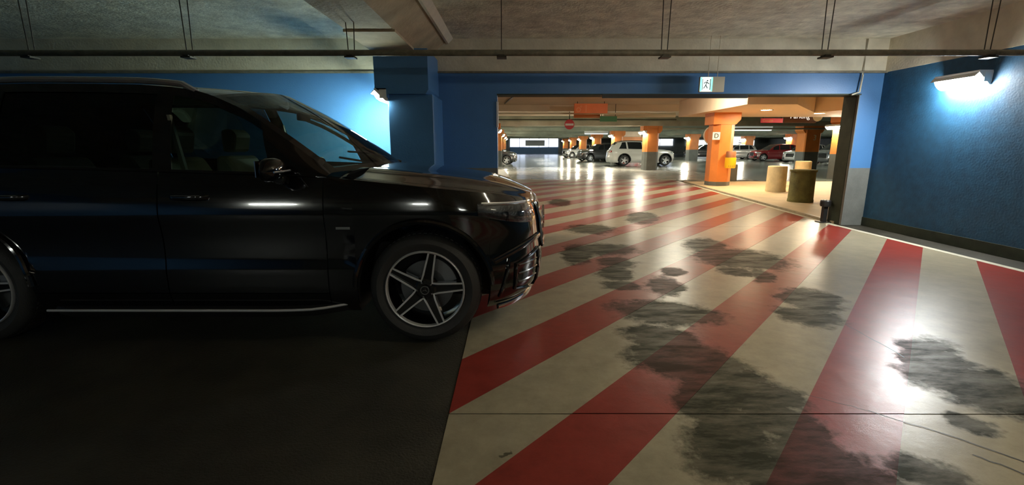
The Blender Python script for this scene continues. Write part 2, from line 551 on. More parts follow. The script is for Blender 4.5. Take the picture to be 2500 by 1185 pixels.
# curved white guide line beyond the orange column
pts = [(7.2 + 0, 18.2), (8.2, 18.6), (9.2, 19.8), (9.9, 21.6), (10.4, 24)]
m_ = MB()
rows = []
for i, (x, y) in enumerate(pts):
    rows.append([(x - .06, y + .05, .001), (x + .12, y - .1, .001)])
m_.grid(rows).build('curved_guide_line', M['line'], fl)
MB().box(-3, 18.6, 0, 6.5, 18.75, .002).box(6.5, 18.3, 0, 9.4, 18.42, .003).build('cross_guide_line', M['line'], fl)
# steel expansion strip across the entrance
MB().box(-3, 15.95, -.01, 6.15, 16.12, .003).build('joint_strip', M['rod'], fl)

def crack(pts, wd):
    rows = []
    for i, (x, y) in enumerate(pts):
        j = (random.random() - .5) * .012
        rows.append([(x + j - wd, y + j * .5, .0022), (x + j + wd, y + j * .5 + wd, .0022)])
    MB().grid(rows).build('floor_crack', M['black'], fl)


def seg(a, b, n=9):
    return [(a[0] + (b[0] - a[0]) * i / n, a[1] + (b[1] - a[1]) * i / n) for i in range(n + 1)]


crack(seg((2.48, 3.28), (2.46, 2.72)), .003)
crack(seg((1.78, 2.12), (2.05, 1.86)) + seg((2.05, 1.86), (2.25, 1.58))[1:], .003)
crack(seg((1.98, 1.78), (2.12, 1.58)), .003)
crack(seg((1.55, 2.28), (1.78, 2.12)), .002)
# pavement (island) lit yellow
pv = MB().prism([(5.56, 7.9), (6.35, 17.2), (13.5, 17.2), (13.5, 7.9)], -.05, .035).build('pavement_slab', M['pavement'])
tag(pv, 'raised beige pavement slab', kind='structure')
MB().prism([(5.50, 7.9), (6.29, 17.2), (6.35, 17.2), (5.56, 7.9)], -.05, .04).build('kerb', M['kerb'], pv)
MB().box(6.29, 17.2, -.05, 13.5, 17.27, .04).build('kerb', M['kerb'], pv)


def structure(name, mb, m, label, parent=None, **k):
    o = mb.build(name, m, parent, **k)
    if parent is None: tag(o, label, kind='structure')
    return o


# back wall with the big opening
wb = structure('wall_back', MB().box(BX0, YB, .95, OP0, YB + .3, 2.43).box(OP0, YB, OPZ, OP1, YB + .3, 2.43).box(OP1, YB, .95, BX1 + .3, YB + .34, 2.43),
               M['blue'], 'blue painted wall around the wide vehicle opening')
structure('lower_band', MB().box(BX0, YB, 0, OP0, YB + .3, .95).box(OP1, YB, .0, BX1 + .3, YB + .34, .95), M['grey'], '', wb)
structure('upper_band', MB().box(BX0, YB - .025, 2.455, BX1, YB + .3, 2.97), M['conc'], '', wb)
structure('ledge', MB().box(BX0, YB - .06, 2.43, BX1, YB + .2, 2.455), M['pipe'], '', wb)
structure('reveal', MB().box(OP1 - .012, YB - .004, 0, OP1, YB + .345, OPZ), M['grey'], '', wb)
structure('jamb_shade_sheet', MB().box(OP1 - .02, YB + .05, 0, OP1 - .012, YB + .34, OPZ), M['dado_dark'], '', wb)  # dark sheet standing in for the shade on the jamb
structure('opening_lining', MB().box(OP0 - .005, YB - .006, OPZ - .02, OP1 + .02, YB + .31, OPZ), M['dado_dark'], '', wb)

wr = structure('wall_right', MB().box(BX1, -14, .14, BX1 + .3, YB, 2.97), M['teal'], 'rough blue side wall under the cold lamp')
structure('upper_band', MB().box(BX1 - .012, -14, 2.44, BX1, YB, 2.97), M['conc'], '', wr)
structure('skirting', MB().box(BX1 - .012, -14, 0, BX1 + .3, YB, .14), M['dado_dark'], '', wr)
structure('wall_left', MB().box(BX0 - .3, -14, 0, BX0, YB + .3, 2.97), M['blue'], 'blue side wall hidden in the dark')
structure('wall_rear', MB().box(BX0, -14.3, 0, BX1, -14, 2.97), M['grey'], 'grey wall behind the viewer')

ce = structure('ceiling', MB().box(BX0, -14, 2.94, BX1, YB, 3.2), M['ceil'], 'rough sprayed concrete ceiling')
bm = structure('beam', MB().prism([(-1.93, 2.97), (-1.93, 2.62), (-1.38, 2.62), (-1.03, 2.90), (-1.03, 2.97)], -14, YB - .03, 'y'), M['beam'], 'deep concrete beam running to the blue pillar')
structure('pale_fillet', MB().prism([(-1.035, 2.86), (-1.00, 2.86), (-.90, 2.97), (-1.035, 2.97)], -14, YB - .03, 'y'), M['pale'], '', bm)
structure('soffit_step', MB().box(-1.96, 5.75, 2.595, -1.36, 6.86, 2.625), M['beam'], '', bm)
# rust marks are paint-like runs: thin flat drips on the beam side
structure('beam', MB().box(BX0, -4.5, 2.6, BX1, -3.9, 2.97), M['beam'], 'concrete cross beam behind the viewer')

pl = structure('pillar', MB().box(-1.77, 6.86, 0, -1.13, YB, 2.02), M['blue'], 'blue square pillar with a wider head beside the opening', bevel=.012)
structure('pillar_head', MB().prism([(-1.93, 2.62), (-1.93, 2.10), (-1.75, 1.97), (-1.75, 2.02), (-1.22, 2.02), (-1.18, 2.08), (-1.18, 2.60), (-1.18, 2.62)], 6.80, YB, 'y'), M['blue'], '', pl)

# hall beyond
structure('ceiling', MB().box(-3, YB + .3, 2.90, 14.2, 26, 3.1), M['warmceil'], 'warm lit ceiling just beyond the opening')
structure('ceiling', MB().box(-3, 26.0, 2.62, 45, 84, 2.9).box(14.2, YB, 2.62, 45, 26, 2.9), M['conc_green'], 'dim greenish ceiling of the far hall')
for i, y in enumerate((26.3, 34.8, 43.3, 51.8, 60.3, 68.8)):
    structure('beam', MB().box(-2.6, y - .35, 2.36 + .03, 45, y + .35, 2.64), M['conc_green'] if i else M['conc_hall'], 'cross beam of the far hall ceiling')
structure('drop_ceiling', MB().prism([(6.05, 17.6), (5.98, 12.35), (7.25, 12.35), (9.55, 15.3), (9.9, 13.9), (13.9, 13.2), (13.9, 17.6)], 2.35, 2.92), M['soffit'], 'low peach coloured soffit over the pavement')
structure('beam', MB().box(-3, 19.0, 2.66, 14.2, 19.3, 2.92), M['warmceil'], 'shallow cross beam beyond the soffit')
structure('wall_partition', MB().box(14.0, YB + .3, 0, 14.2, 13.2, 2.95), M['warmceil'], 'side wall right of the pavement')
structure('wall_corridor', MB().box(-3.3, YB + .3, 0, -3, 84, 2.95), M['warmceil'], 'side wall of the drive lane')
wf = structure('wall_far', MB().box(-3, 84, 0, 45, 84.3, 2.9), M['grey_col'], 'far wall of the hall')
structure('wall_side', MB().box(45, YB, 0, 45.3, 84, 2.9), M['grey_col'], 'far side wall of the hall')

# bright openings in the far wall (daylight)
for n, (xa, xb, za, zb, mm) in enumerate(((-.5, 8.0, 1.15, 2.7, 'daylight'), (23.5, 28.2, 1.4, 2.6, 'daylight'), (30.5, 35.8, 1.4, 2.4, 'backlit'), (37, 42.5, 1.4, 2.35, 'backlit'))):
    wdw = MB().box(xa, 83.9, za, xb, 83.98, zb).build('window_%d' % (n + 1), M[mm])
    tag(wdw, 'bright daylight window in the far hall wall', kind='structure')
    fr = MB()
    k = int((xb - xa) / 1.6)
    for i in range(k + 1):
        x = xa + (xb - xa) * i / k
        fr.box(x - .05, 83.82, za, x + .05, 83.9, zb)
    fr.box(xa, 83.82, zb - .05, xb, 83.9, zb + .05).box(xa, 83.82, za - .05, xb, 83.9, za + .05)
    fr.build('window_frame', M['white'], wdw)
MB().box(-.5, 83.6, 0, 8, 83.9, 1.1).build('low_wall', M['blue'], wf)
MB().box(2.2, 83.5, 1.35, 5.6, 83.6, 2.35).build('wall_sheet', M['white'], wf)

# ------------------------------------------------------------------ lamps: three-sided battens, one lit slanted face
def batten(name, emat, L, label, group=None, n=(-.72, -.69), size=.17):
    """housing in a corner shape: back on +x side, lit face looks down and to -x; runs along local y"""
    root = empty(name, (0, 0, 0))
    h = MB().prism([(0, size * .45), (0, -size * .55), (-.02, -size * .55), (-size, size * .30), (-size, size * .45)], 0, L, 'y').build('housing', M['white'], root)
    a, b = Vector((-.024, -size * .55)), Vector((-size, size * .27))
    c, hw_ = (a + b) / 2, (b - a).length / 2
    ax, nn = (b - a).normalized(), Vector(n).normalized()
    arc = [c + ax * hw_ * math.cos(math.pi * k / 8) + nn * (.003 + hw_ * .55 * math.sin(math.pi * k / 8)) for k in range(9)]
    lip = [b, b + nn * (.004 + hw_ * .6), b + nn * (.004 + hw_ * .6) + ax * .006, b + ax * .012]
    MB().prism([(p.x, p.y) for p in lip], 0, L, 'y').build('lip', M['white'], root)
    MB().box(-.10, -.004, -.06, -.0, .002, .06).build('end_cap', M['white'], root)
    tu = MB().prism([(p.x, p.y) for p in arc], .02, L - .02, 'y').build('light_tube', emat, root)
    return tag(root, label, 'lamp', group)


lr = batten('wall_lamp', M['lamp_right'], .62, 'glaring cold wall lamp on the rough blue right wall')
lr.location = (BX1 - .002, 6.0, 2.14)
ll = batten('wall_lamp', M['lamp_left'], .40, 'cold lamp tucked behind the left side of the blue pillar')
ll.location = (-1.772, 6.80, 2.02)


def ceiling_lamp(x, y, z, L, emat, label, along='x', group=None):
    root = empty('ceiling_lamp', (x, y, z), 0 if along == 'x' else R(90))
    MB().box(-L / 2, -.09, .03, L / 2, .09, .09).build('housing', M['white'], root)
    MB().prism([(-.07, .03), (-.06, -.005), (-.03, -.03), (.03, -.03), (.06, -.005), (.07, .03)], -L / 2 + .03, L / 2 - .03, 'x').build('light_tube', emat, root)
    return tag(root, label, 'lamp', group)


for x, lab in ((-6.2, 'ceiling lamp far left behind the viewer'), (-2.0, 'ceiling lamp behind the viewer'), (2.2, 'unseen ceiling lamp added at the right behind the viewer to light the floor')):  # the right-hand one is added to light the near floor
    ceiling_lamp(x, -6.0, 2.85, 1.2, M['lamp_behind'], lab, group='lamps behind the viewer')
for x, y, z in ((2.2, 2.1, 2.25),):  # tube out of view, added to brighten the near ceiling
    hl_ = empty('fill_tube', (x, y, z))
    tag(hl_, 'unseen bare tube added as fill light %s the viewer' % ('beside' if x > 0 else 'left behind'), 'lamp')
    MB().tube([(-.6, 0, 0), (.6, 0, 0)], .019, 10).build('light_tube', M['fill_bare' if x > 0 else 'fill_green'], hl_)
    for sx_ in (-.61, .61):
        MB().tube([(sx_, 0, -.02), (sx_, 0, 2.94 - z)], .012, 6).build('hanger_rod', M['rod'], hl_)
for x, y, lab in ((.6, 8.5, 'unseen warm fill lamp added just inside the hall, left'), (3.0, 8.5, 'unseen warm fill lamp added just inside the hall, middle')):  # fill added out of sight behind the lintel to brighten the hall
    ceiling_lamp(x, y, 2.80, 1.5, M['fill_ceil'], lab, group='fill lamps added inside the hall')
for j, y in enumerate((27.0, 35.6, 44.1, 52.6)):  # fill lamps added out of sight to lift the far hall
    for i, x in enumerate((3.2, 12.5, 20.5, 30.0)):
        ceiling_lamp(x, y, 2.52, 1.5, M['fill_aisle'], '%s added fill lamp hidden behind the %s cross beam of the far hall' % (('left', 'inner left', 'inner right', 'right')[i], ('first', 'second', 'third', 'fourth')[j]), group='fill lamps added behind the beams')
ceiling_lamp(4.7, 13.2, 2.78, 1.2, M['lamp_hall'], 'cold ceiling lamp beside the peach soffit', 'y')

# ------------------------------------------------------------------ pipe and hangers under the ceiling
pp = MB().tube([(BX0, 5.4, 2.30), (BX1, 5.4, 2.30)], .033, 12).build('sprinkler_pipe', M['pipe'], smooth=True)
tag(pp, 'long grey pipe crossing below the rough ceiling', 'pipe')
for x, two in ((-7.1, 1), (-5.3, 1), (-3.56, 1), (-1.78, 1), (-.125, 0), (1.66, 1), (3.42, 1), (5.2, 1)):
    top = 2.94 if not -1.95 < x < -1.3 else 2.62
    for dx in ((-.028, .035) if two else (0,)):
        mb = MB().tube([(x + dx, 5.44, 2.27), (x + dx * 1.4 + .0, 5.44, top)], .0055, 6)
        mb.build('hanger_rod', M['rod'], pp)
    MB().box(x - .05, 5.35, 2.245, x + .055, 5.47, 2.262).box(x - .03, 5.36, 2.262, x + .03, 5.45, 2.275).build('clamp', M['rod'], pp)
cd = MB().tube([(5.50, 7.71, 2.93), (5.50, 7.71, 2.40), (5.48, 7.70, 2.14), (5.36, 7.70, 2.10)], .014, 8).build('conduit', M['cream'], smooth=True)
tag(cd, 'short pale conduit dropping to the corner of the opening', 'conduit')
hb = MB().box(1.42, YB - .06, 2.05, 3.72, YB - .008, 2.105)
hb = hb.build('clearance_bar', M['black'])
tag(hb, 'long black bar fixed under the blue lintel', 'bar')
jp = MB().box(-.262, YB - .012, 1.60, -.232, YB + .10, 2.0).build('jamb_plate', M['white'])
tag(jp, 'small white plate on the left jamb of the opening', 'plate')

# exit sign
ex = empty('exit_sign', (3.05, 7.5, 2.12))
tag(ex, 'green and white running man exit sign hanging before the blue lintel', 'sign')
MB().box(-.18, 0, 0, .20, .05, .225).build('sign_box', M['cream'], ex, bevel=.004)
lp = MB().box(-.175, -.004, .008, .015, 0, .217).build('lit_panel', M['exit_white'], ex)
MB().box(-.175, -.006, .01, -.150, -.004, .215).build('mint_strip', M['exit_mint'], lp)
MB().box(-.01, -.006, .01, .014, -.004, .215).build('mint_strip', M['exit_mint'], lp)
MB().box(-.145, -.008, .03, -.137, -.004, .19).build('door_mark', M['exit_green'], lp)
MB().box(-.028, -.008, .03, -.016, -.004, .19).build('door_mark', M['exit_green'], lp)
rm = MB()


def limb(a, b, r=.006):
    rm.tube([(a[0], -.007, a[1]), (b[0], -.007, b[1])], r, 6)


rm.lathe([(.0001, 0), (.011, 0), (.011, .003), (.0001, .003)], 12, Matrix.Translation((-.068, -.005, .165)) @ FACE)
for a, b in (((-.075, .145), (-.090, .10)), ((-.090, .10), (-.105, .075)), ((-.105, .075), (-.120, .052)), ((-.090, .10), (-.075, .078)), ((-.075, .078), (-.062, .052)),
             ((-.075, .143), (-.055, .128)), ((-.055, .128), (-.040, .120)), ((-.078, .145), (-.105, .140)), ((-.105, .140), (-.118, .122))):
    limb(a, b)
rm.build('running_figure', M['black'], lp)
MB().tube([(-.05, .025, .225), (-.05, .025, .815)], .006, 6).build('hanger_rod', M['cream'], ex)
MB().tube([(.09, .025, .225), (.09, .025, .815)], .006, 6).build('hanger_rod', M['cream'], ex)

# ------------------------------------------------------------------ columns
def column(x, y, ww, dd, top, label, group, split=1.0, lamp=True, ch=.12, em='lamp_hall', num=None):
    root = empty('column', (x, y, 0))
    root['kind'] = 'structure'
    root['label'] = label
    a, b = ww / 2, dd / 2
    c = ch
    poly = [(-a + c, -b), (a - c, -b), (a, -b + c), (a, b - c), (a - c, b), (-a + c, b), (-a, b - c), (-a, -b + c)]
    MB().prism(poly, 0, split).build('grey_base', M['grey_col'], root)
    MB().prism(poly, split, top).build('orange_shaft', M['orange'], root)
    MB().prism([(-a - .14, top), (-a - .14, top - .28), (-a - .02, top - .42), (a + .02, top - .42), (a + .14, top - .28), (a + .14, top)], -b + .03, b - .03, 'y').build('orange_head', M['orange'], root)
    if num:
        text('painted_number', num, .42, M['cream'], Matrix.Translation((0.08, -b - .002, 1.75)) @ FACE, root)
    if lamp:
        l = batten('column_lamp', M[em], 1.1, lamp, group)
        l.location = (x - a - .002, y - .55, 2.06)
    return root


GL = 'lamps on the columns of the far hall'
# the orange column on the pavement (octagonal, standing out in the yellow light)
oc = empty('column', (6.79, 15.6, .035))
oc['kind'] = 'structure'
oc['label'] = 'bright orange eight sided column on the pavement'
def octa(a, c, dx=0):
    return [(-a + c + dx, -a), (a - c + dx, -a), (a + dx, -a + c), (a + dx, a - c), (a - c + dx, a), (-a + c + dx, a), (-a + dx, a - c), (-a + dx, -a + c)]
MB().prism(octa(.345, .17), 0, .13).build('grey_base', M['grey_col'], oc)
MB().prism(octa(.345, .17), .13, 2.32).build('orange_shaft', M['orange'], oc)
MB().prism([(-.42, 1.95), (-.42, 2.33), (.44, 2.33), (.44, 2.10), (.36, 2.02), (.30, 1.95)], -.36, .36, 'y').build('orange_head', M['orange'], oc)

# plate, mirror and ashtray bin on it
sp = empty('square_sign', (6.43, 15.12, 1.62))
tag(sp, 'small white square letter sign on the orange column', 'sign')
MB().box(-.11, 0, -.12, .13, .03, .12).build('sign_plate', M['white'], sp, bevel=.012)
MB().box(-.02, .03, -.03, .03, .13, .03).build('bracket', M['orange'], sp)
text('sign_letter', 'D', .20, M['black'], Matrix.Translation((.01, -.003, 0)) @ FACE, sp)
mi = empty('round_mirror', (6.72, 16.10, 1.66))
tag(mi, 'round orange convex mirror behind the square white sign', 'mirror')
MB().lathe([(.0001, 0), (.30, 0), (.32, .03), (.30, .06), (.0001, .06)], 28, FACE).build('mirror_back', M['sign_orange2'], mi, smooth=True)
MB().lathe([(.30, .04), (.325, .05), (.33, .075), (.30, .08)], 28, FACE).build('rim', M['cream'], mi, smooth=True)
MB().box(-.05, -.17, -.03, .05, -.07, .03).build('bracket', M['orange'], mi)
bn = empty('ash_bin', (6.93, 15.06, .62))
tag(bn, 'yellow bin with brown lid fixed to the orange column', 'bin')
MB().lathe([(.0001, 0), (.15, 0), (.165, .04), (.165, .33), (.0001, .33)], 20).build('bin_body', M['yellow'], bn, smooth=True)
MB().lathe([(.0001, .33), (.15, .33), (.15, .50), (.13, .53), (.0001, .53)], 20).build('lid', M['brown'], bn, smooth=True)
for i in range(5):
    dm = MB()
    a = -math.pi / 2 + (i - 2) * .33
    dm.box(.166 * math.cos(a) - .010, .166 * math.sin(a) - .006, .06, .166 * math.cos(a) + .010, .166 * math.sin(a) + .004, .08)
    dm.build('vent_dot', M['brown'], bn)
MB().box(-.06, .1, .15, .06, .20, .25).build('bracket', M['brown'], bn)

for i, y in enumerate((26.5, 35.0, 43.5, 52.0, 60.5, 69.0)):
    column(7.65, y, .75, .75, 2.42, 'orange and grey column of the drive lane row', GL, lamp=['brightest column lamp, above the white car', 'column lamp behind the tail of the white car', 'column lamp over the dark parked hatchback', 'column lamp between two distant parked cars',
                                                                                     'far column lamp left of the third', 'farthest column lamp near the bright window'][i])
for i, y in enumerate((26.5, 43.5, 60.5)):
    column(16.4, y, .85, .85, 2.42, 'orange and grey numbered column' if i == 0 else 'distant brown orange column', GL, lamp=None if i < 1 else ['', 'column lamp behind the numbered column', 'small column lamp in the distance'][i], num='3' if i == 0 else None, ch=.05)
for i, y in enumerate((35.0, 43.5, 52.0)):
    column(25.6, y, .9, .9, 2.42, 'distant orange column', GL, lamp=['column lamp above the silver car', 'column lamp above the red cars', 'faint column lamp right of the white panel'][i], ch=.05)
column(13.15, 18.7, .9, .7, 2.5, 'orange and grey column beside the right jamb', GL, lamp='glaring column lamp next to the right jamb', ch=.03)
for i, y in enumerate((24, 33, 42, 51)):
    column(-1.15, y, .8, .5, 2.42, 'orange column along the left side of the lane', GL, lamp=None, ch=.03)
    mb = batten('column_lamp', M['lamp_hall'], .5, ['lamp on the first lane column inside the opening', 'lamp on the second lane column from the opening', 'tiny lamp on a far lane column', 'tiny lamp at the end of the lane columns'][i], GL)
    mb.rotation_euler = (0, 0, math.pi)
    mb.location = (-.745, y + .2, 2.06)

# downlights in the soffit
for i, (x, y) in enumerate(((7.45, 14.2), (9.9, 15.6))):
    d = empty('downlight', (x, y, 2.35))
    tag(d, ['round downlight in the peach soffit above the bollards', 'downlight in the soffit right of the first', 'downlight in the soffit near the side wall'][i], 'light', 'soffit downlights')
    MB().lathe([(.15, -.012), (.19, -.012), (.20, 0), (.15, 0)], 20).build('trim_ring', M['white'], d)
    MB().lathe([(.0001, -.006), (.15, -.006), (.15, -.001), (.0001, -.001)], 20).build('light_disc', M['downlight'], d)

# ceiling services in the hall
def long_pipe(pts, r, m, label):
    o = MB().tube(pts, r, 8).build('ceiling_pipe', m, smooth=True)
    return tag(o, label, 'pipe')


long_pipe([(-3, 18.3, 2.52), (5.2, 18.3, 2.52)], .035, M['cream'], 'pale pipe below the warm ceiling left of the orange sign')
long_pipe([(3.7, 19.6, 2.52), (6.6, 19.6, 2.54)], .09, M['cream'], 'thick pale duct crossing near the soffit')
long_pipe([(-3, 20.6, 2.42), (7, 20.6, 2.42)], .02, M['rod'], 'thin dark conduit under the hall ceiling')
long_pipe([(8.0, 25.6, 2.22), (22, 25.6, 2.22)], .04, M['conc_hall'], 'grey pipe passing behind the orange column')
long_pipe([(.6, 9, 2.86), (.2, 14, 2.86), (-.3, 18, 2.86)], .025, M['rod'], 'thin dark cable running away on the warm ceiling')
for i, x in enumerate((-.7,)):
    MB().box(x - .03, 18.25, 2.2 if i == 0 else 2.56, x + .03, 18.35, 2.9).build('hanger', M['rod'], bpy.data.objects['ceiling_pipe'])
# fluorescent batten across the ceiling right of numbered column
for i, (x, y, z, L) in enumerate(((13.8, 31, 2.30, 3.0), (6.0, 40, 2.30, 2.0))):
    t = empty('ceiling_batten', (x, y, z))
    tag(t, ['long white ceiling light behind the numbered column', 'thin white ceiling light over the drive lane'][i], 'light')
    MB().box(0, 0, .05, L, .3, .33).build('housing', M['white'], t)
    MB().box(.05, .03, 0, L - .05, .27, .05).build('light_tube', M['backlit'], t)

# ------------------------------------------------------------------ signs in the hall
def board(name, p0, p1, m, label, cat='sign', th=.06, hang=2.62):
    """p0, p1: top-left and bottom-right points at the same depth"""
    x0, x1, z1, z0, y = p0.x, p1.x, p0.z, p1.z, p0.y
    root = empty(name, ((x0 + x1) / 2, y, z0))
    hw = (x1 - x0) / 2
    MB().box(-hw, 0, 0, hw, th, z1 - z0).build('board', m, root, bevel=.008)
    for s in (-.8, .8):
        if hang - z0 > z1 - z0 + .02:
            MB().tube([(s * hw, th / 2, z1 - z0), (s * hw, th / 2, hang - z0)], .012, 6).build('hanger_rod', M['rod'], root)
    tag(root, label, cat)
    return root, hw, z1 - z0


b1, hw, hh = board('direction_sign', at(1402, 253, 17.6), at(1483, 277, 17.6), M['sign_orange'], 'large orange direction board hanging on the left', hang=2.9)
MB().lathe([(.055, 0), (.085, 0), (.085, .004), (.055, .004)], 18, Matrix.Translation((-hw + .16, -.002, .13)) @ FACE).build('ring_mark', M['sign_orange2'], b1)
MB().box(-hw + .42, -.004, .04, -hw + .445, 0, hh - .05).build('divider_mark', M['sign_orange2'], b1)
MB().lathe([(.02, 0), (.034, 0), (.034, .004), (.02, .004)], 14, Matrix.Translation((-hw + .25, -.002, .24)) @ FACE).build('ring_mark', M['sign_orange2'], b1)
b2, hw, hh = board('direction_sign', at(1401, 278, 18.9), at(1465, 288, 18.9), M['sign_orange2'], 'pale orange strip sign just under the large orange board', hang=2.9)
b3, hw, hh = board('direction_sign', at(1465, 284, 18.7), at(1506, 297, 18.7), M['sign_green'], 'green hanging sign right of the orange ones', hang=2.9)
ne = empty('no_entry_sign', tuple(at(1390, 304, 19.5)))
tag(ne, 'round red no entry sign with white bar on a rod', 'sign')
MB().lathe([(.0001, 0), (.20, 0), (.20, .02), (.0001, .02)], 28, FACE).build('red_disc', M['sign_red'], ne)
MB().box(-.165, -.026, -.045, .165, -.018, .035).build('white_bar', M['white'], ne)
MB().tube([(0, .01, .2), (0, .01, 2.9 - ne.location.z)], .018, 6).build('hanger_rod', M['rod'], ne)
b4, hw, hh = board('parking_sign', at(1915, 274, 18.0), at(1992, 300, 18.0), M['sign_brown'], 'dark brown board with white parking lettering', hang=2.9)
text('sign_lettering', 'Parking', .25, M['letter_glow'], Matrix.Translation((-.02, -.003, hh * .60)) @ FACE, b4)
rl = empty('round_sign', tuple(at(1995, 285, 17.8)))
tag(rl, 'round cream sign with arrow at the end of the parking board', 'sign')
MB().lathe([(.0001, 0), (.17, 0), (.17, .03), (.0001, .03)], 28, FACE).build('disc', M['cream'], rl)
ar = MB()
ar.box(-.10, -.006, -.015, .05, 0, .015, Matrix.Rotation(R(50), 4, 'Y')).box(-.075, -.006, -.015, .03, 0, .015, Matrix.Translation((-.035, 0, .0)) @ Matrix.Rotation(R(-50), 4, 'Y'))
ar.build('arrow_mark', M['sign_brown'], rl)
MB().tube([(0, -.015, .16), (0, -.015, 2.9 - rl.location.z)], .012, 6).build('hanger_rod', M['rod'], rl)
b5, hw, hh = board('red_sign', at(1858, 289, 20.0), at(1913, 300, 20.0), M['sign_red'], 'red strip sign left of the parking board', hang=2.9)
text('sign_lettering', 'Compte', .13, M['sign_orange2'], Matrix.Translation((-.2, -.003, hh * .5)) @ FACE, b5)
# white advertising panel, backlit
ad_, hw, hh = board('advert_panel', at(1786, 334, 53.0), at(1834, 361, 53.0), M['backlit'], 'backlit white panel with black loop drawing', cat='panel', hang=2.6)
MB().lathe([(.40, 0), (.46, 0), (.46, .01), (.40, .01)], 24, Matrix.Translation((.15, -.02, hh * .65)) @ Matrix.Scale(.45, 4, (0, 0, 1)) @ FACE).build('loop_drawing', M['black'], ad_)
MB().tube([(-.35, -.02, hh * .48), (.05, -.02, hh * .42)], .05, 6).tube([(-.8, -.02, hh * .2), (-.3, -.02, hh * .32), (.1, -.02, hh * .18)], .09, 6).build('loop_drawing', M['black'], ad_)
ba, hw, hh = board('lit_wall_board', at(1507, 321, 38.5), at(1566, 334, 38.5), M['soffit'], 'pale peach board standing in for the lit wall behind the white SUV', cat='wall_board', hang=2.6)  # two hung boards coloured to stand in for a lit wall farther back
ba, hw, hh = board('lit_wall_board', at(1507, 334.5, 38.4), at(1566, 349, 38.4), M['sign_orange2'], 'orange board standing in for the lit wall over the roof of the white SUV', cat='wall_board', hang=2.6)

# ------------------------------------------------------------------ bollards
def bollard(x, y, r, h, m, label, z0=.035, cap=None):
    root = empty('bollard', (x, y, z0))
    n = 24
    MB().lathe([(.0001, 0), (r * 1.03, 0), (r * 1.03, .05), (r, .07), (r * .98, h - .03), (r * .95, h - .008), (r * .9, h), (.0001, h)], n).build('post', m, root, smooth=True)
    if cap:
        MB().lathe([(r * .98, h - .05), (r * 1.06, h - .045), (r * 1.06, h - .005), (r * .98, h)], n).build('rim', cap, root, smooth=True)
    return tag(root, label, 'bollard')


bollard(7.50, 13.35, .255, .72, M['stone'], 'pale concrete bollard standing alone, left of the pair')
bollard(6.70, 10.85, .26, .74, M['moss'], 'thick mossy green bollard in front', cap=M['moss'])
bollard(9.35, 15.2, .235, .80, M['stone'], 'pale concrete bollard rising behind the mossy one')
bb = empty('short_post', (5.42, 8.05, 0.0))
tag(bb, 'short black post with square head at the right jamb', 'post')
MB().box(-.035, -.035, 0, .035, .035, .30).build('post', M['black'], bb)
MB().box(-.09, -.09, 0, .09, .09, .015).build('base_plate', M['black'], bb)
MB().lathe([(.0001, .28), (.075, .28), (.085, .31), (.085, .37), (.075, .39), (.0001, .39)], 16).build('head', M['black'], bb)
gb = MB().box(8.0, 17.9, 0, 8.55, 18.4, .62).build('grey_cabinet', M['grey_col'], bevel=.02)
tag(gb, 'low grey box standing behind the orange column', 'cabinet')
wk = MB().prism([(-.9, 22.5), (-.45, 22.5), (-.1, 17), (-.55, 17)], 0, .22).build('low_kerb', M['cream'])
tag(wk, 'low pale kerb at the left edge of the lane', 'kerb')


# ------------------------------------------------------------------ cars
def curve(tab):
    """smooth monotone-ish interpolation through (x, value) pairs"""
    tab = sorted(tab)
    xs = [p[0] for p in tab]; ys = [p[1] for p in tab]
    n = len(xs)
    d = [(ys[i + 1] - ys[i]) / (xs[i + 1] - xs[i]) for i in range(n - 1)]
    m = [d[0]] + [0 if d[i - 1] * d[i] <= 0 else 2 * d[i - 1] * d[i] / (d[i - 1] + d[i]) for i in range(1, n - 1)] + [d[-1]]

    def f(x):
        if x <= xs[0]: return ys[0]
        if x >= xs[-1]: return ys[-1]
        i = 0
        while x > xs[i + 1]: i += 1
        h = xs[i + 1] - xs[i]; t = (x - xs[i]) / h
        return ((2 * t ** 3 - 3 * t * t + 1) * ys[i] + (t ** 3 - 2 * t * t + t) * h * m[i] + (-2 * t ** 3 + 3 * t * t) * ys[i + 1] + (t ** 3 - t * t) * h * m[i + 1])
    return f


XF, X0, XR, XR0, HW, WBASE, ZB, ZC, RA = .82, .05, -4.10, -3.55, .965, 2.99, .22, .385, .435
ZTOP = curve([(.86, .90), (.80, .925), (.70, .955), (.45, 1.0), (.2, 1.03), (-.2, 1.07), (-.6, 1.105), (-1.5, 1.135), (-3.0, 1.17), (-4.1, 1.18)])
INS_S = curve([(.20, .075), (.30, .020), (.40, .002), (.50, .002), (.58, .013), (.70, .018), (.80, .010), (.87, .002), (.92, .008), (1.05, .034), (1.13, .060), (1.2, .07)])
INS_F = curve([(.18, .20), (.26, .07), (.36, .01), (.50, .0), (.62, .012), (.80, .035), (.90, .07), (.96, .12), (1.05, .2)])
INS_R = curve([(.20, .10), (.32, .01), (.55, .0), (.72, .03), (.95, .05), (1.18, .12)])
CROWN = curve([(.84, .0), (.72, .03), (.5, .055), (.2, .075), (-.3, .085), (-.6, .075)])
ZO = curve([(-.58, 1.13), (-.95, 1.385), (-1.25, 1.565), (-1.57, 1.672), (-2.0, 1.705), (-2.6, 1.71), (-3.3, 1.685), (-3.8, 1.62), (-4.0, 1.53)])
YO = curve([(-.58, .85), (-.95, .77), (-1.25, .70), (-1.57, .655), (-2.2, .63), (-3.3, .63), (-4.0, .65)])


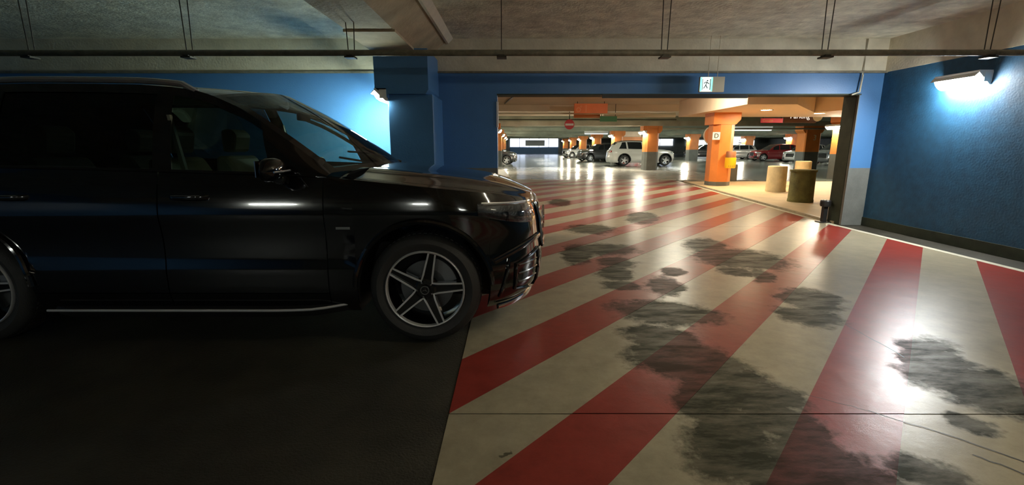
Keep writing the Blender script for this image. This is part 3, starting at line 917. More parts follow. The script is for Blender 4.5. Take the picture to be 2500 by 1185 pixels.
def plan(t):
    def P(t):
        if t < 1:
            a = max(t, 1e-6) * math.pi / 2
            return X0 + (XF - X0) * math.cos(a) ** (2 / 2.7), HW * math.sin(a) ** (2 / 2.7)
        if t <= 2:
            return X0 + (XR0 - X0) * (t - 1), HW
        a = (3 - min(t, 3 - 1e-6)) * math.pi / 2
        return XR0 + (XR - XR0) * math.cos(a) ** (2 / 3.2), HW * math.sin(a) ** (2 / 3.2)
    x, y = P(t)
    if t < .004: return x, 0, 1, 0
    if t > 2.996: return x, 0, -1, 0
    a, b = P(max(t - .003, 0)), P(min(t + .003, 3))
    tx, ty = b[0] - a[0], b[1] - a[1]
    L = math.hypot(tx, ty)
    return x, y, ty / L, -tx / L


def surf(t, z, side=1, off=0.0):
    x, y, nx, ny = plan(t)
    c = min(1, abs(nx)) ** 1.4
    e = INS_S(z) * (1 - c) + (INS_F(z) if nx > 0 else INS_R(z)) * c
    if y < .05: ny = ny * y / .05
    return Vector((x - nx * (e - off), max(0, y - ny * (e - off)) * side, z))


def t_of_x(x):
    lo, hi = 0.0, 3.0
    for _ in range(40):
        m = (lo + hi) / 2
        if plan(m)[0] > x: lo = m
        else: hi = m
    return (lo + hi) / 2


def zbot(x):
    for xw in (0, -WBASE):
        if abs(x - xw) < RA - .0005:
            return ZC + math.sqrt(max(0, RA * RA - (x - xw) ** 2))
    return ZB


def frange(a, b, n):
    return [a + (b - a) * i / (n - 1) for i in range(n)]


def make_car(name, loc, rz, paint, label, sx=1, sy=1, sz=1, hero=False, group=None, glass=None, trim=None, wheel_r=.37, rim_r=.262):
    root = empty(name, loc, rz)
    tag(root, label, 'car', group)
    SC = Matrix.Diagonal((sx, sy, sz, 1))

    def out(mb, nm, mt, par=root, smooth=True, **k):
        if not hero:      # raked tail
            mb.v = [(v[0] + max(0, min(1, (-2.9 - v[0]) / .9)) * max(0, min(1, (v[2] - 1.0) / .6)) * .42, v[1], v[2]) for v in mb.v]
        mb.v = [tuple(SC @ Vector(v)) for v in mb.v]
        return mb.build(nm, mt, par, smooth=smooth, **k)
    glass_f = glass or M['far_glass']
    trim = trim or M['gloss_black']
    q = 1 if hero else .5
    N = lambda n: max(3, int(n * q))
    ROWS = N(26)
    DOORS = ((-.62, -1.66), (-1.668, -2.78))
    ts = []          # blocks of stations: (kind, [t...])
    eps = .0008
    xa, xb = -RA, -WBASE + RA
    front = [0, .012, .03, .055] + frange(.085, .93, N(26))
    front = [t for t in front if plan(t)[0] > RA + .002]
    blk = front + [t_of_x(RA + eps)]
    arch = [RA - .001] + [RA * math.cos(math.pi * i / (N(26) + 1)) for i in range(1, N(26) + 1)] + [-RA + .001]
    ts.append(('shell', blk + [t_of_x(x) for x in arch] + [t_of_x(-RA - eps)] + [t_of_x(-.52), t_of_x(DOORS[0][0] + .006)]))
    for i, (d0, d1) in enumerate(DOORS):
        xs = frange(d0, d1, N(12))
        if i == 1:
            xs = [x for x in xs if x > xb + .004] + [xb + eps] + [-WBASE + RA * math.cos(math.pi * k / 26) for k in range(1, 26) if -WBASE + RA * math.cos(math.pi * k / 26) > d1] + [d1]
            xs = [x if abs(x - xb) > .0001 else x for x in xs]
        ts.append(('door%d' % i, [t_of_x(x) for x in xs]))
    rest = [-WBASE + RA * math.cos(math.pi * k / 26) for k in range(1, 26) if -WBASE + RA * math.cos(math.pi * k / 26) < DOORS[1][1] - .008]
    ts.append(('shell', [t_of_x(DOORS[1][1] - .008)] + [t_of_x(x) for x in rest] + [t_of_x(-WBASE - RA + .001), t_of_x(-WBASE - RA - eps)] + frange(t_of_x(-WBASE - RA - .04), 2.97, N(20)) + [3.0]))
    shell = MB()
    doors = {-1: [MB(), MB()], 1: [MB(), MB()]}
    ZD = .36
    for kind, tt in ts:
        for side in (-1, 1):
            if kind == 'shell':
                rows = []
                for t in tt:
                    x = plan(t)[0]; z0, z1 = zbot(x), ZTOP(x)
                    rows.append([surf(t, z0 + (z1 - z0) * k / ROWS, side) for k in range(ROWS + 1)])
                shell.grid(rows)
            else:
                i = int(kind[-1])
                low, up = [], []
                for t in tt:
                    x = plan(t)[0]; z0, z1 = zbot(x), ZTOP(x)
                    zd = max(z0, ZD)
                    if z0 < ZD - .01: low.append([surf(t, z0 + (ZD - .006 - z0) * k / 3, side) for k in range(4)])
                    up.append([surf(t, zd + (z1 - zd) * k / ROWS, side) for k in range(ROWS + 1)])
                if len(low) > 1: shell.grid(low)
                doors[side][i].grid(up)
    # fender tops beside the bonnet, arch lips
    hood_t = [t for t in (front + [t_of_x(x) for x in (.43, .33, .2, .05, -.1, -.25, -.4, -.52)])]
    hoodrows = []
    for t in hood_t:
        E = surf(t, ZTOP(plan(t)[0]), 1)
        cr = CROWN(E.x)

        def hp(k, E=E, cr=cr):
            ridge = .012 * math.exp(-((abs(k) - .62) / .10) ** 2) * min(1, cr / .05)
            return Vector((E.x, E.y * k, E.z + cr * (1 - k * k) + ridge))
        for side in (-1, 1):
            pass
        hoodrows.append((hp,))
    for side in (-1, 1):
        shell.grid([[h[0](side * k) for k in (1, .975, .95, .935)] for h in hoodrows])
    hood = MB()
    hood.grid([[h[0](k) for k in frange(-.928, .928, N(34))] for h in hoodrows])
    for xw in (0, -WBASE):
        for side in (-1, 1):
            rows = []
            for i in range(N(24) + 1):
                a = math.pi * i / N(24)
                x = xw + RA * math.cos(a) * .999; z = ZC + RA * math.sin(a)
                p = surf(t_of_x(x), z, side)
                rows.append([p, p + Vector((0, -side * .06, 0)), p + Vector((0, -side * .34, 0))])
            for i, x in ((0, xw + RA * .999), (-1, xw - RA * .999)):
                p = surf(t_of_x(x), ZB, side)
                r_ = [p, p + Vector((0, -side * .06, 0)), p + Vector((0, -side * .34, 0))]
                if i == 0: rows.insert(0, r_)
                else: rows.append(r_)
            out(MB().grid(rows), 'arch_liner', M['black'])
    out(shell, 'body_shell', paint, angle=50)
    out(hood, 'bonnet', paint, angle=50)
    for side in (-1, 1):
        for i in (0, 1):
            d = out(doors[side][i], 'door', paint, angle=50)
            # handle
            xh = -1.46 if i == 0 else -2.60
            hm = MB()
            z = .985
            p0, p1 = surf(t_of_x(xh + .10), z, side, .018), surf(t_of_x(xh - .10), z, side, .018)
            pm = surf(t_of_x(xh), z, side, .034)
            hm.tube([p0 + Vector((.02, -side * .03, 0)), p0, pm + Vector((.05, 0, 0)), pm - Vector((.05, 0, 0)), p1, p1 + Vector((-.02, -side * .03, 0))], .013, 8, flat=1.3)
            out(hm, 'door_handle', paint if not hero else M['gloss_black'], d)
            if hero:
                ch = MB()
                ch.tube([surf(t_of_x(xh + .09), z + .012, side, .037), surf(t_of_x(xh), z + .014, side, .049), surf(t_of_x(xh - .09), z + .012, side, .037)], .004, 6)
                out(ch, 'handle_trim', M['chrome'], d)
    # floor pan
    out(MB().box(XR + .35, -.80, ZB + .01, -.46, .80, ZB + .06).box(XR + .4, -.55, ZB, XF - .4, .55, .62), 'floor_pan', M['black'], smooth=False)
    # greenhouse
    def belt(x, side):
        p = surf(t_of_x(x), ZTOP(x), side)
        return p

    def rail(x, side):
        return Vector((x, YO(x) * side, ZO(x)))
    LN = [(-.60, -.585, 0), (-.94, -1.06, 1), (-1.58, -1.66, 0), (-1.70, -1.77, 1), (-2.72, -2.80, 0), (-2.84, -2.90, 1), (-3.50, -3.36, 0), (-4.02, -3.985, 0)]
    frame = MB()
    for side in (-1, 1):
        for j in range(len(LN) - 1):
            (l0, u0, g), (l1, u1, _) = LN[j], LN[j + 1]
            n = N(9)
            cols = []
            for s in frange(0, 1, n):
                a, b = belt(l0 + (l1 - l0) * s, side), rail(u0 + (u1 - u0) * s, side)
                h = max(b.z - a.z, .02)
                tf = min(.45, .055 / h)
                bf = min(.3, .02 / h)

                def at_r(r, a=a, b=b):
                    p = a.lerp(b, r)
                    return p + Vector((0, side * .022 * math.sin(math.pi * r), 0))
                cols.append((at_r, bf, 1 - tf))
            isglass = LN[j][2] == 1
            if isglass:
                frame.grid([[c[0](r * c[1]) for r in (0, .5, 1)] for c in cols])
                frame.grid([[c[0](c[2] + (1 - c[2]) * r) for r in (0, .5, 1)] for c in cols])
                gl = MB().grid([[c[0](c[1] + (c[2] - c[1]) * r) - Vector((0, side * .010, 0)) for r in frange(0, 1, N(8))] for c in cols])
                gm = (M['side_glass'] if j == 1 else M['tint_glass']) if hero else glass_f
                out(gl, 'side_window', gm)
            else:
                frame.grid([[c[0](r) for r in frange(0, 1, N(8))] for c in cols])
    # roof panels (edge follows the rail, centre line bulges)
    def panel(xe0, xe1, xc0, xc1, zc0, zc1, v0, v1, u0, u1, nu, nv, bul=.0, zoff=0):
        rows = []
        for u in frange(u0, u1, nu):
            r_ = []
            xe, xc = xe0 + (xe1 - xe0) * u, xc0 + (xc1 - xc0) * u
            zc = zc0 + (zc1 - zc0) * u + bul * math.sin(math.pi * u)
            for v in frange(v0, v1, nv):
                e = rail(xe, 1)
                k = v * v
                r_.append(Vector((xe * k + xc * (1 - k), e.y * v, e.z * k + zc * (1 - k) + zoff)))
            rows.append(r_)
        return rows
    WS = (-.585, -1.40, -.38, -1.25, 1.165, 1.70)
    RF = (-1.40, -3.90, -1.25, -3.95, 1.70, 1.66)
    RS = (-3.90, -4.0, -3.95, -4.09, 1.66, 1.20)
    fr2 = MB()
    for sgn in (-1, 1):
        fr2.grid(panel(*WS, sgn * .93, sgn, 0, 1, N(18), 3, .035))
    fr2.grid(panel(*WS, -.93, .93, .955, 1, 3, N(20), .035))
    fr2.grid(panel(*WS, -.93, .93, 0, .04, 3, N(20), .035))
    out(MB().grid(panel(*WS, -.93, .93, .04, .955, N(18), N(20), .035)), 'windscreen', M['windscreen'] if hero else glass_f)
    roof = MB().grid(panel(*RF, -1, 1, 0, 1, N(24), N(20), .075))
    out(roof, 'roof', paint)
    # tail: screen from roof rear to the tail edge
    rows = []
    for u in frange(0, 1, N(12)):
        r_ = []
        for v in frange(-1, 1, N(20)):
            k = abs(v) ** 3
            top = Vector((-3.90 * k - 3.95 * (1 - k), .65 * v, ZO(-3.90) * k + 1.66 * (1 - k)))
            tb = 3 - .55 * abs(v) ** .8 if abs(v) > .01 else 3.0
            bot = surf(max(2.45, tb), ZTOP(XR), 1 if v >= 0 else -1)
            r_.append(top.lerp(bot, u) + Vector((-.03 * math.sin(math.pi * u), 0, 0)))
        rows.append(r_)
    cut = max(2, int(len(rows) * .62))
    out(MB().grid(rows[:cut]), 'rear_window', glass_f)
    frame.grid(rows[cut - 1:])
    frame.grid([[belt(x, 1), belt(x, -1)] for x in frange(-3.7, XR + .06, 5)])
    out(frame, 'window_frame', paint if not hero else M['car_black'], angle=50)
    out(fr2, 'windscreen_frame', M['gloss_black'])
    # belt line strip and roof rails
    if hero or name == 'suv':
        for side in (-1, 1):
            rm_ = MB()
            xs = frange(-1.52, -3.75, 24)
            rm_.tube([Vector((x, (YO(x) - .02) * side, ZO(x) + .028 - (.04 if x in (xs[0], xs[-1]) else 0))) for x in xs], .026, 8, flat=.8)
            out(rm_, 'roof_rail', M['alu'] if hero else M['black'])
            bs = MB().tube([belt(x, side) + Vector((0, side * .006, .006)) for x in frange(-.66, -3.5, 40)], .007 if not hero else .006, 6)
            out(bs, 'belt_trim', M['gloss_black'] if hero else M['chrome'])
    if name == 'suv' and not hero:
        for side in (-1, 1):
            for xw in (0, -WBASE):
                ar_ = [surf(t_of_x(xw + RA * 1.06 * math.cos(a)), ZC + RA * 1.07 * math.sin(a), side, .008) for a in frange(-.1, math.pi + .1, 16)]
                out(MB().tube(ar_, .034, 6), 'arch_trim', M['black'])
    # lights and grille, laid on the curved body
    def patch(nm, t0, t1, zf, off, mt, side, nz=5, nt=10, par=root):
        rows = []
        for t in frange(t0, t1, nt):
            za, zb_ = zf((t - t0) / (t1 - t0))
            rows.append([surf(t, za + (zb_ - za) * k / (nz - 1), side, off * math.sin(math.pi * (k + .35) / (nz - .3))) for k in range(nz)])
        return out(MB().grid(rows), nm, mt, par)
    tA, tB = t_of_x(.74), t_of_x(.36)
    for side in (-1, 1):
        hl = patch('headlamp', tA, tB, lambda s: (.775 + .085 * s ** 1.5, .915 + .025 * s), .004, M['lamp_bowl'] if hero else M['lens'], side)
        if hero:
            patch('headlamp_lens', tA, tB, lambda s: (.775 + .085 * s ** 1.5, .918 + .025 * s), .022, M['lens_clear'], side, par=hl)
            patch('brow_light', tA + .02, tB - .03, lambda s: (.905 + .02 * s, .920 + .022 * s), .014, M['chrome'], side, nz=3, par=hl)
            out(MB().tube([surf(t, .921 + .022 * (t - tA) / (tB - tA), side, .012) for t in frange(tA + .03, tB - .02, 14)], .0065, 6), 'brow_strip', M['alu'], hl)
            for k, tq in enumerate((.30, .62)):
                tt_ = tA + (tB - tA) * tq
                p = surf(tt_, .845 + .02 * tq, side, .006)
                lm = MB().lathe([(.0001, -.01), (.020, .0), (.024, .008), (.027, .004)], 16, Matrix.Translation(p) @ Vector((plan(tt_)[2], plan(tt_)[3] * side, .15)).to_track_quat('Z', 'Y').to_matrix().to_4x4())
                out(lm, 'projector', M['lamp_bowl'], hl)
        patch('tail_lamp', 2.02 + (2.45 - 2.02) * .9, 2.80, lambda s: (.93, 1.06), .012, M['tail'], side)
        patch('side_intake', t_of_x(.765), t_of_x(.60), lambda s: (.30 + .05 * s, .56 - .06 * s), -.05 if hero else .006, M['black'], side)
        if hero:
            zf_ = lambda s: (.30 + .05 * s, .56 - .06 * s)
            t0_, t1_ = t_of_x(.765), t_of_x(.60)
            loop = [surf(t, zf_((t - t0_) / (t1_ - t0_))[1] + .012, side, .006) for t in frange(t0_, t1_, 8)] + [surf(t1_, z, side, .006) for z in frange(.48, .38, 3)] + \
                   [surf(t, zf_((t - t0_) / (t1_ - t0_))[0] - .012, side, .006) for t in frange(t1_, t0_, 8)] + [surf(t0_, z, side, .006) for z in frange(.34, .5, 3)]
            out(MB().tube(loop + [loop[0]], .011, 8, cap=False), 'intake_surround', M['gloss_black'])
            fin = MB()
            for zz in (.38, .44, .50):
                fin.tube([surf(t, zz, side, -.004) for t in frange(t0_ + .01, t1_ - .03, 6)], .009, 6)
            out(fin, 'intake_fin', M['gloss_black'])
            lip = [surf(t, .225, side, .035) for t in frange(0, t_of_x(.50), 18)]
            out(MB().tube(lip, .014, 8, flat=1.4), 'chrome_lip', M['chrome'])
            cre = [surf(t, .655 - .10 * (i / 13) ** 2, side, .008) for i, t in enumerate(frange(t_of_x(.78), t_of_x(.46), 14))]
            out(MB().tube(cre, .013, 8, flat=1.6), 'bumper_crease', M['car_black'])
            cr2 = [surf(t, .56 - i * .020, side, .004) for i, t in enumerate(frange(t_of_x(.56), t_of_x(.50), 14))]
            out(MB().tube(cr2, .012, 8), 'bumper_crease', M['car_black'])
    # grille
    tg = t_of_x(.795)
    gr = MB()
    for side in (-1, 1):
        gr.grid([[surf(t, z, side, .006) for z in frange(.56, .885, 6)] for t in frange(0, tg, 10)])
    go = out(gr, 'grille', M['black'])
    gb_ = MB()
    for z in frange(.60, .84, 3):
        for side in (-1, 1):
            gb_.tube([surf(t, z, side, .016) for t in frange(0, tg, 10)], .010, 6, flat=1.3)
    out(gb_, 'grille_bar', M['chrome'] if hero else M['gloss_black'], go)
    ring = [surf(t, .885, 1, .012) for t in frange(0, tg, 8)] + [surf(tg, z, 1, .012) for z in frange(.85, .60, 4)] + [surf(t, .56, 1, .012) for t in frange(tg, 0, 8)]
    ring += [Vector((p.x, -p.y, p.z)) for p in reversed(ring)]
    out(MB().tube(ring, .011, 8), 'grille_surround', M['chrome'], go)
    out(MB().grid([[surf(t, z, s_, -.002) for z in (.30, .40, .50)] for s_, tt_ in ((1, frange(0, tg, 8)),) for t in tt_]).grid([[surf(t, z, -1, -.002) for z in (.30, .40, .50)] for t in frange(0, tg, 8)]), 'lower_intake', M['black'])
    if hero:
        c_ = surf(0, .725, 1, .03)
        T = Matrix.Translation(c_) @ Matrix.Rotation(math.pi / 2, 4, 'Y')
        st = MB().lathe([(.088, 0), (.098, 0), (.098, .012), (.088, .012)], 24, T)
        for a in (180, 60, 300):
            RR = T @ Matrix.Rotation(R(a), 4, 'Z')
            st.add([(0, .012, .002), (.09, 0, .004), (0, -.012, .002), (0, 0, .014)], [(0, 1, 3), (1, 2, 3), (0, 2, 1), (0, 3, 2)], RR)
        out(st, 'star_emblem', M['chrome'], go)
        # bonnet shut line chrome, running board with bright strip, mirrors
        for side in (-1, 1):
            xs = frange(-.455, -2.47, 30)
            rb = MB()
            rows = []
            for x in xs:
                e = min(1, (xs[0] - x) / .25) * min(1, (x - xs[-1]) / .15 + .2)
                rise = .035 * max(0, 1 - (xs[0] - x) / .55) ** 2
                y0 = .90
                y1 = .90 + .075 * e
                rows.append([(x, side * y0, .262 + rise), (x, side * y1, .254 + rise), (x, side * (y1 + .008), .237 + rise), (x, side * (y1 - .01), .197 + rise), (x, side * y0, .190 + rise)])
            rb.grid(rows, True)
            rbo = out(rb, 'running_board', M['black'])
            out(MB().tube([(x, side * (.906 + .075 * min(1, (xs[0] - x) / .25)), (.245) + .035 * max(0, 1 - (xs[0] - x) / .55) ** 2) for x in xs], .0085, 6), 'chrome_strip', M['alu'], rbo)
            for xw in (0, -WBASE):
                ar_ = [surf(t_of_x(xw + RA * 1.02 * math.cos(a)), ZC + RA * 1.03 * math.sin(a), side, .010) for a in frange(0.05, math.pi - .05, 28)]
                out(MB().tube(ar_, .018, 8), 'arch_trim', M['car_black'])
            # mirror
            mm_ = MB()
            rows = []
            cx_, cy_, cz_ = -.88, 1.045, 1.165
            for i in range(9):
                u = -1 + 2 * i / 8
                rr_ = math.sqrt(max(.0, 1 - abs(u) ** 3)) + .001
                rows.append([(cx_ + (.075 if math.cos(b) > 0 else .045) * math.cos(b) * rr_, side * (cy_ + .115 * u), cz_ + .072 * math.sin(b) * rr_ - .01 * u) for b in frange(0, 2 * math.pi * 15 / 16, 16)])
            mm_.grid(rows, True)
            mo = out(mm_, 'wing_mirror', M['car_black'])
            out(MB().box(-.135 + cx_ + .09, side * .90, cz_ - .085, cx_ + .03, side * .96, cz_ - .045).box(cx_ - .04, side * .86, cz_ - .095, cx_ + .02, side * .93, cz_ - .065), 'mirror_stalk', M['black'], mo, bevel=.008)
            out(MB().tube([(cx_ + .078, side * (cy_ - .09), cz_ - .01), (cx_ + .08, side * cy_, cz_ - .012), (cx_ + .066, side * (cy_ + .09), cz_ - .014)], .006, 6), 'indicator', M['lens'], mo)
            out(MB().box(cx_ - .048, side * (cy_ - .085), cz_ - .045, cx_ - .042, side * (cy_ + .085), cz_ + .05), 'mirror_glass', M['chrome'], mo, smooth=False)
            # small fender badge
            bp_ = surf(t_of_x(-.50), .79, side, .004)
            out(MB().box(bp_.x - .045, bp_.y - .004, bp_.z - .008, bp_.x + .045, bp_.y + .004, bp_.z + .008), 'fender_badge', M['chrome'], smooth=False)
        # wipers
        wp = MB()
        wp.tube([(-.42, .35, 1.17), (-.60, .05, 1.245), (-.66, -.30, 1.262)], .008, 6)
        wp.tube([(-.44, -.30, 1.17), (-.62, -.60, 1.225)], .008, 6)
        out(wp, 'wiper', M['black'])
        out(MB().grid([[Vector((-.52, y, 1.10)), Vector((-.50 + .12 * (1 - y * y), y, 1.165 - .03 * y * y)), Vector((-.60 + .2 * (1 - y * y), y, 1.16 - .03 * y * y))] for y in frange(-.82, .82, 12)]), 'cowl', M['black'])
        # interior
        tub = MB().box(-3.6, -.86, .45, -.62, .86, .60).box(-3.6, -.86, .5, -.7, -.83, 1.06).box(-3.6, .83, .5, -.7, .86, 1.06)
        out(tub, 'cabin_floor', M['dash'], smooth=False)
        da = MB().prism([(-.55, .85), (-.50, 1.09), (-.72, 1.125), (-.98, 1.13), (-1.06, 1.05), (-1.00, .80)], -.80, .80, 'y')
        out(da, 'dashboard', M['dash'], smooth=False, bevel=.02)
        wh = MB()
        T = Matrix.Translation((-1.22, .37, 1.03)) @ Matrix.Rotation(R(-65), 4, 'Y')
        wh.grid([[T @ Vector(((.18 + .015 * math.cos(b)) * math.cos(a), (.18 + .015 * math.cos(b)) * math.sin(a), .015 * math.sin(b))) for b in frange(0, 2 * math.pi * 7 / 8, 8)] for a in frange(0, 2 * math.pi, 28)], True)
        wh.box(-.17, -.02, -.01, .17, .02, .01, T).box(-.02, -.17, -.01, .02, 0, .01, T)
        out(wh, 'steering_wheel', M['dash'])
        for (sxx, yy) in ((-1.75, -.38), (-1.75, .38), (-2.62, -.42), (-2.62, .42)):
            s_ = MB()
            pr_ = [(0, 0), (.10, .12), (.05, .35), (-.10, .60), (-.20, .60), (-.22, .30), (-.12, 0)]
            s_.prism([(sxx + a, .62 + b) for a, b in pr_], yy - .24, yy + .24, 'y')
            s_.box(sxx - .02, yy - .25, .50, sxx + .50, yy + .25, .66)
            so = out(s_, 'seat', M['seat'], smooth=False, bevel=.035)
            out(MB().prism([(sxx - .10, 1.25), (sxx - .07, 1.40), (sxx - .12, 1.45), (sxx - .20, 1.44), (sxx - .20, 1.25)], yy - .13, yy + .13, 'y'), 'headrest', M['seat'], so, smooth=False, bevel=.025)
        for side in (-1, 1):
            out(MB().grid([[Vector((-.62 - .80 * u, side * (YO(-.62 - .8 * u) - .06 - .03 * v), ZO(-.62 - .8 * u) - .05 - .03 * v)) for v in (0, 1)] for u in frange(0.1, 1, 8)]), 'pillar_lining', M['seat'])
            out(MB().prism([(-1.60, 1.10), (-1.57, 1.10), (-1.635, 1.50), (-1.655, 1.50)], side * .76 - .012, side * .76 + .012, 'y'), 'belt_pillar_lining', M['seat'], smooth=False)
        out(MB().grid([[Vector((x, y, ZO(max(x, -3.9)) - .035)) for y in frange(-.58, .58, 6)] for x in frange(-1.42, -3.8, 10)]), 'headlining', M['seat'])
        out(MB().box(-1.12, -.10, 1.50, -1.09, .10, 1.56), 'inner_mirror', M['black'], smooth=False, bevel=.008)
    # wheels
    for xw in (0, -WBASE):
        for side in (-1, 1):
            make_wheel(root, Vector((xw * sx, side * (HW - .03) * sy, wheel_r)), side, wheel_r, rim_r, hero)
    return root


WHEEL_CACHE = {}


def make_wheel(root, c, side, rt, rr, hero):
    key = (hero, rt, rr)
    if key not in WHEEL_CACHE:
        n = 56 if hero else 24
        # local frame: z points outwards, x forward
        wd = .13
        ty = MB().lathe([(rr * 1.0, -.02), (rr + .012, -.008), (rr + .03, .004), ((rr + rt) / 2, .010), (rt - .03, -.004), (rt - .010, -.022), (rt, -.05), (rt, -.20), (rt - .02, -.24), (rr, -.25)], n)
        if hero:
            for k in range(64):          # tread blocks
                a = 2 * math.pi * k / 64
                ty.box(rt - .003, -.016, -.19, rt + .004, .004, -.06, Matrix.Rotation(a, 4, 'Z'))
        parts = [('tyre', ty, M['rubber'], True)]
        parts.append(('rim', MB().lathe([(rr * .96, -.23), (rr * .93, -.18), (rr * .93, -.05), (rr * .955, -.022)], n), M['gloss_black'], True))
        parts.append(('rim_lip', MB().lathe([(rr * .945, -.030), (rr * .958, -.004), (rr * .985, .0), (rr * 1.005, -.006), (rr * 1.01, -.02)], n), M['alu'], True))
        bl, ed = MB(), MB()
        w0, w1 = (.031, .022)
        for k in range(5):
            A = R(5.5 + 72 * k)
            T = Matrix.Rotation(A, 4, 'Z')
            r1 = rr * .955
            bl.add([(.05, -w0, -.030), (.05, w0, -.030), (r1, w1, -.012), (r1, -w1, -.012), (.05, -w0, -.07), (.05, w0, -.07), (r1, w1, -.05), (r1, -w1, -.05)],
                   [(0, 3, 2, 1), (4, 5, 6, 7), (0, 1, 5, 4), (1, 2, 6, 5), (2, 3, 7, 6), (3, 0, 4, 7)], T)
            # bright machined edges: two strips per spoke joined by a rounded V to the neighbour
            ph = R(36)
            V = Vector((math.cos(ph), math.sin(ph), 0)) * rr * .24
            e0 = Vector((r1, w1, 0)); e1 = Vector((rr * .34, w0, 0))
            T2 = Matrix.Rotation(2 * ph, 4, 'Z')
            f0 = T2 @ Vector((r1, -w1, 0)); f1 = T2 @ Vector((rr * .34, -w0, 0))
            path = [e0, e0.lerp(e1, .5), e1, e1.lerp(V, .55), V.lerp((e1 + f1) / 2, .04), f1.lerp(V, .55), f1, f0.lerp(f1, .5), f0]
            zs = [-.008, -.012, -.018, -.022, -.024, -.022, -.018, -.012, -.008]
            path = [Vector((p.x, p.y, z)) for p, z in zip(path, zs)]
            hw_ = .0056
            rows = []
            for i, p in enumerate(path):
                d = (path[min(i + 1, 8)] - path[max(i - 1, 0)]).normalized()
                nn = Vector((-d.y, d.x, 0)).normalized() * hw_
                rows.append([T @ (p - nn), T @ (p - nn + Vector((0, 0, .006))), T @ (p + nn + Vector((0, 0, .006))), T @ (p + nn)])
            ed.grid(rows)
            rows2 = [[r_[3], r_[3] + Vector((0, 0, -.05))] for r_ in rows]
            bl.grid([[r_[0], r_[0] + Vector((0, 0, -.045))] for r_ in rows])
        bl.lathe([(.0001, -.02), (.06, -.022), (.085, -.035), (.09, -.06)], 24)
        parts.append(('spoke', bl, M['gloss_black'] if hero else M['alu'], False))
        parts.append(('spoke_edge', ed, M['alu'], False))
        if hero:
            cp = MB().lathe([(.0001, -.006), (.026, -.006), (.028, -.010)], 24)
            parts.append(('hub_cap', cp, M['gloss_black'], True))
            st = MB().lathe([(.024, -.006), (.030, -.006), (.030, .001), (.024, .001)], 24)
            for a in (85, 205, 325):
                RR = Matrix.Rotation(R(a), 4, 'Z')
                st.add([(0, .005, -.005), (.026, 0, -.003), (0, -.005, -.005), (0, 0, .002)], [(0, 1, 3), (1, 2, 3), (0, 2, 1), (0, 3, 2)], RR)
            parts.append(('star_emblem', st, M['chrome'], False))
            bo = MB()
            for k in range(5):
                a = R(41 + 72 * k)
                bo.lathe([(.0001, -.008), (.006, -.008), (.008, -.02)], 8, Matrix.Translation((.052 * math.cos(a), .052 * math.sin(a), 0)))
            parts.append(('wheel_bolt', bo, M['chrome'], True))
        parts.append(('brake_disc', MB().lathe([(.05, -.10), (rr * .68, -.10), (rr * .68, -.125), (.05, -.125)], n), M['disc'], True))
        ca = MB()
        rows = []
        for a in frange(R(15), R(75), 8):
            c0, s0 = math.cos(a), math.sin(a)
            rows.append([(rr * .50 * c0, rr * .50 * s0, -.075), (rr * .80 * c0, rr * .80 * s0, -.075), (rr * .82 * c0, rr * .82 * s0, -.14), (rr * .5 * c0, rr * .5 * s0, -.14)])
        ca.grid(rows, True)
        parts.append(('brake_caliper', ca, M['caliper'], False))
        WHEEL_CACHE[key] = [(nm, mb.build(nm, mt, None, smooth=sm), mt) for nm, mb, mt, sm in parts]
        first = True
    objs = WHEEL_CACHE[key]
    # matrix: local z -> outward (side*y), local x -> forward
    if side > 0:
        Rm = Matrix(((-1, 0, 0, 0), (0, 0, 1, 0), (0, 1, 0, 0), (0, 0, 0, 1)))
    else:
        Rm = Matrix(((1, 0, 0, 0), (0, 0, -1, 0), (0, 1, 0, 0), (0, 0, 0, 1)))
    par = None
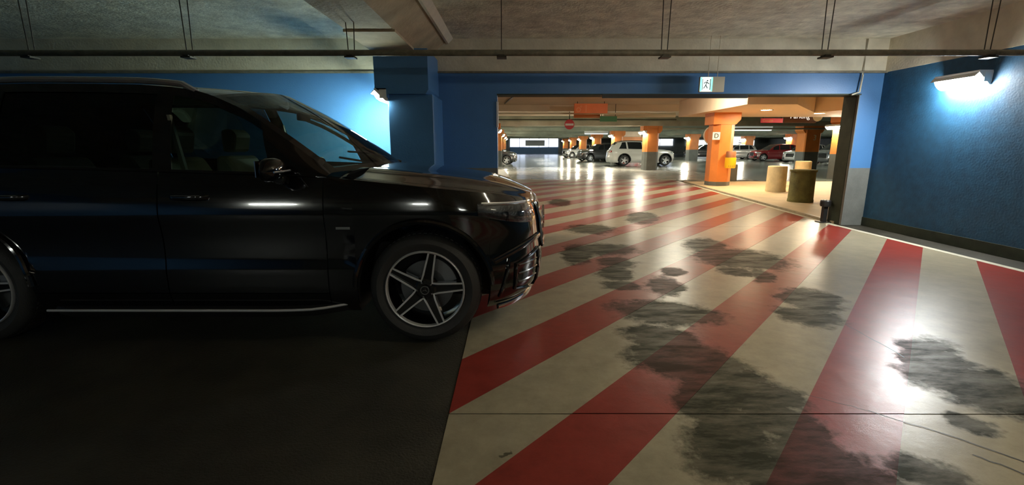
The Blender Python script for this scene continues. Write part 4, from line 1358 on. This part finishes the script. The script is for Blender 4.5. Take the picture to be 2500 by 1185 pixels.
    for i, (nm, o, mt) in enumerate(objs):
        if not o.get('used'):
            c_ = o; o['used'] = 1
        else:
            c_ = o.copy(); COL.objects.link(c_)
        if i == 0:
            c_.name = 'wheel'
            c_.parent = root
            c_.matrix_local = Matrix.Translation(c) @ Rm
            par = c_
        else:
            c_.parent = par
            c_.matrix_local = Matrix.Identity(4)


HERO = make_car('suv', (-.58, 3.875, 0), R(0), M['car_black'], 'glossy black luxury SUV filling the left side, nose towards the opening', hero=True)

FARC = [
    # name, (x, y), heading, paint, label, sx, sy, sz, wheel
    ('suv', (10.35, 33.0), 0, 'white_car', 'white SUV parked behind the orange and grey column', .93, .95, .96, .36),
    ('car', (6.4, 41.5), 200, 'dark_car', 'black hatchback just left of the white SUV', .82, .9, .88, .31),
    ('car', (8.7, 44.5), 200, 'red_car2', 'red car half hidden behind the white SUV tail', .82, .9, .86, .31),
    ('car', (6.5, 55.0), 200, 'silver_car', 'silver car further back, left of the black hatchback', .82, .9, .86, .31),
    ('car', (-.35, 35.0), -8, 'dark_car', 'black car nose poking out at the left edge of the lane', .80, .85, .84, .31),
    ('car', (19.5, 52.0), 178, 'dark_car', 'dark car between the two brown columns', .82, .9, .86, .31),
    ('car', (21.6, 49.0), 182, 'silver_car', 'silver car low behind the round mirror', .85, .9, .84, .31),
    ('car', (22.3, 43.0), 180, 'red_car', 'dark red saloon facing left, right of the orange column', .84, .92, .86, .32),
    ('car', (22.6, 38.0), 205, 'silver_car', 'silver hatchback left of the numbered column', .80, .9, .84, .31),
    ('car', (26.8, 47.0), 182, 'red_car2', 'bright red car behind the silver hatchback', .84, .9, .86, .31),
    ('suv', (22.2, 33.5), 207, 'grey_car', 'silver grey SUV right of the numbered column', .90, .95, .92, .35),
    ('car', (24.5, 56.5), 180, 'white_car', 'white car partly behind the orange column', .84, .9, .86, .31),
]
for nm, (x, y), rz, p, lab, sx_, sy_, sz_, wr_ in FARC:
    make_car(nm, (x, y, 0), R(rz), M[p], lab, sx_, sy_, sz_, wheel_r=wr_, rim_r=wr_ * .66, group='cars parked in the far hall')
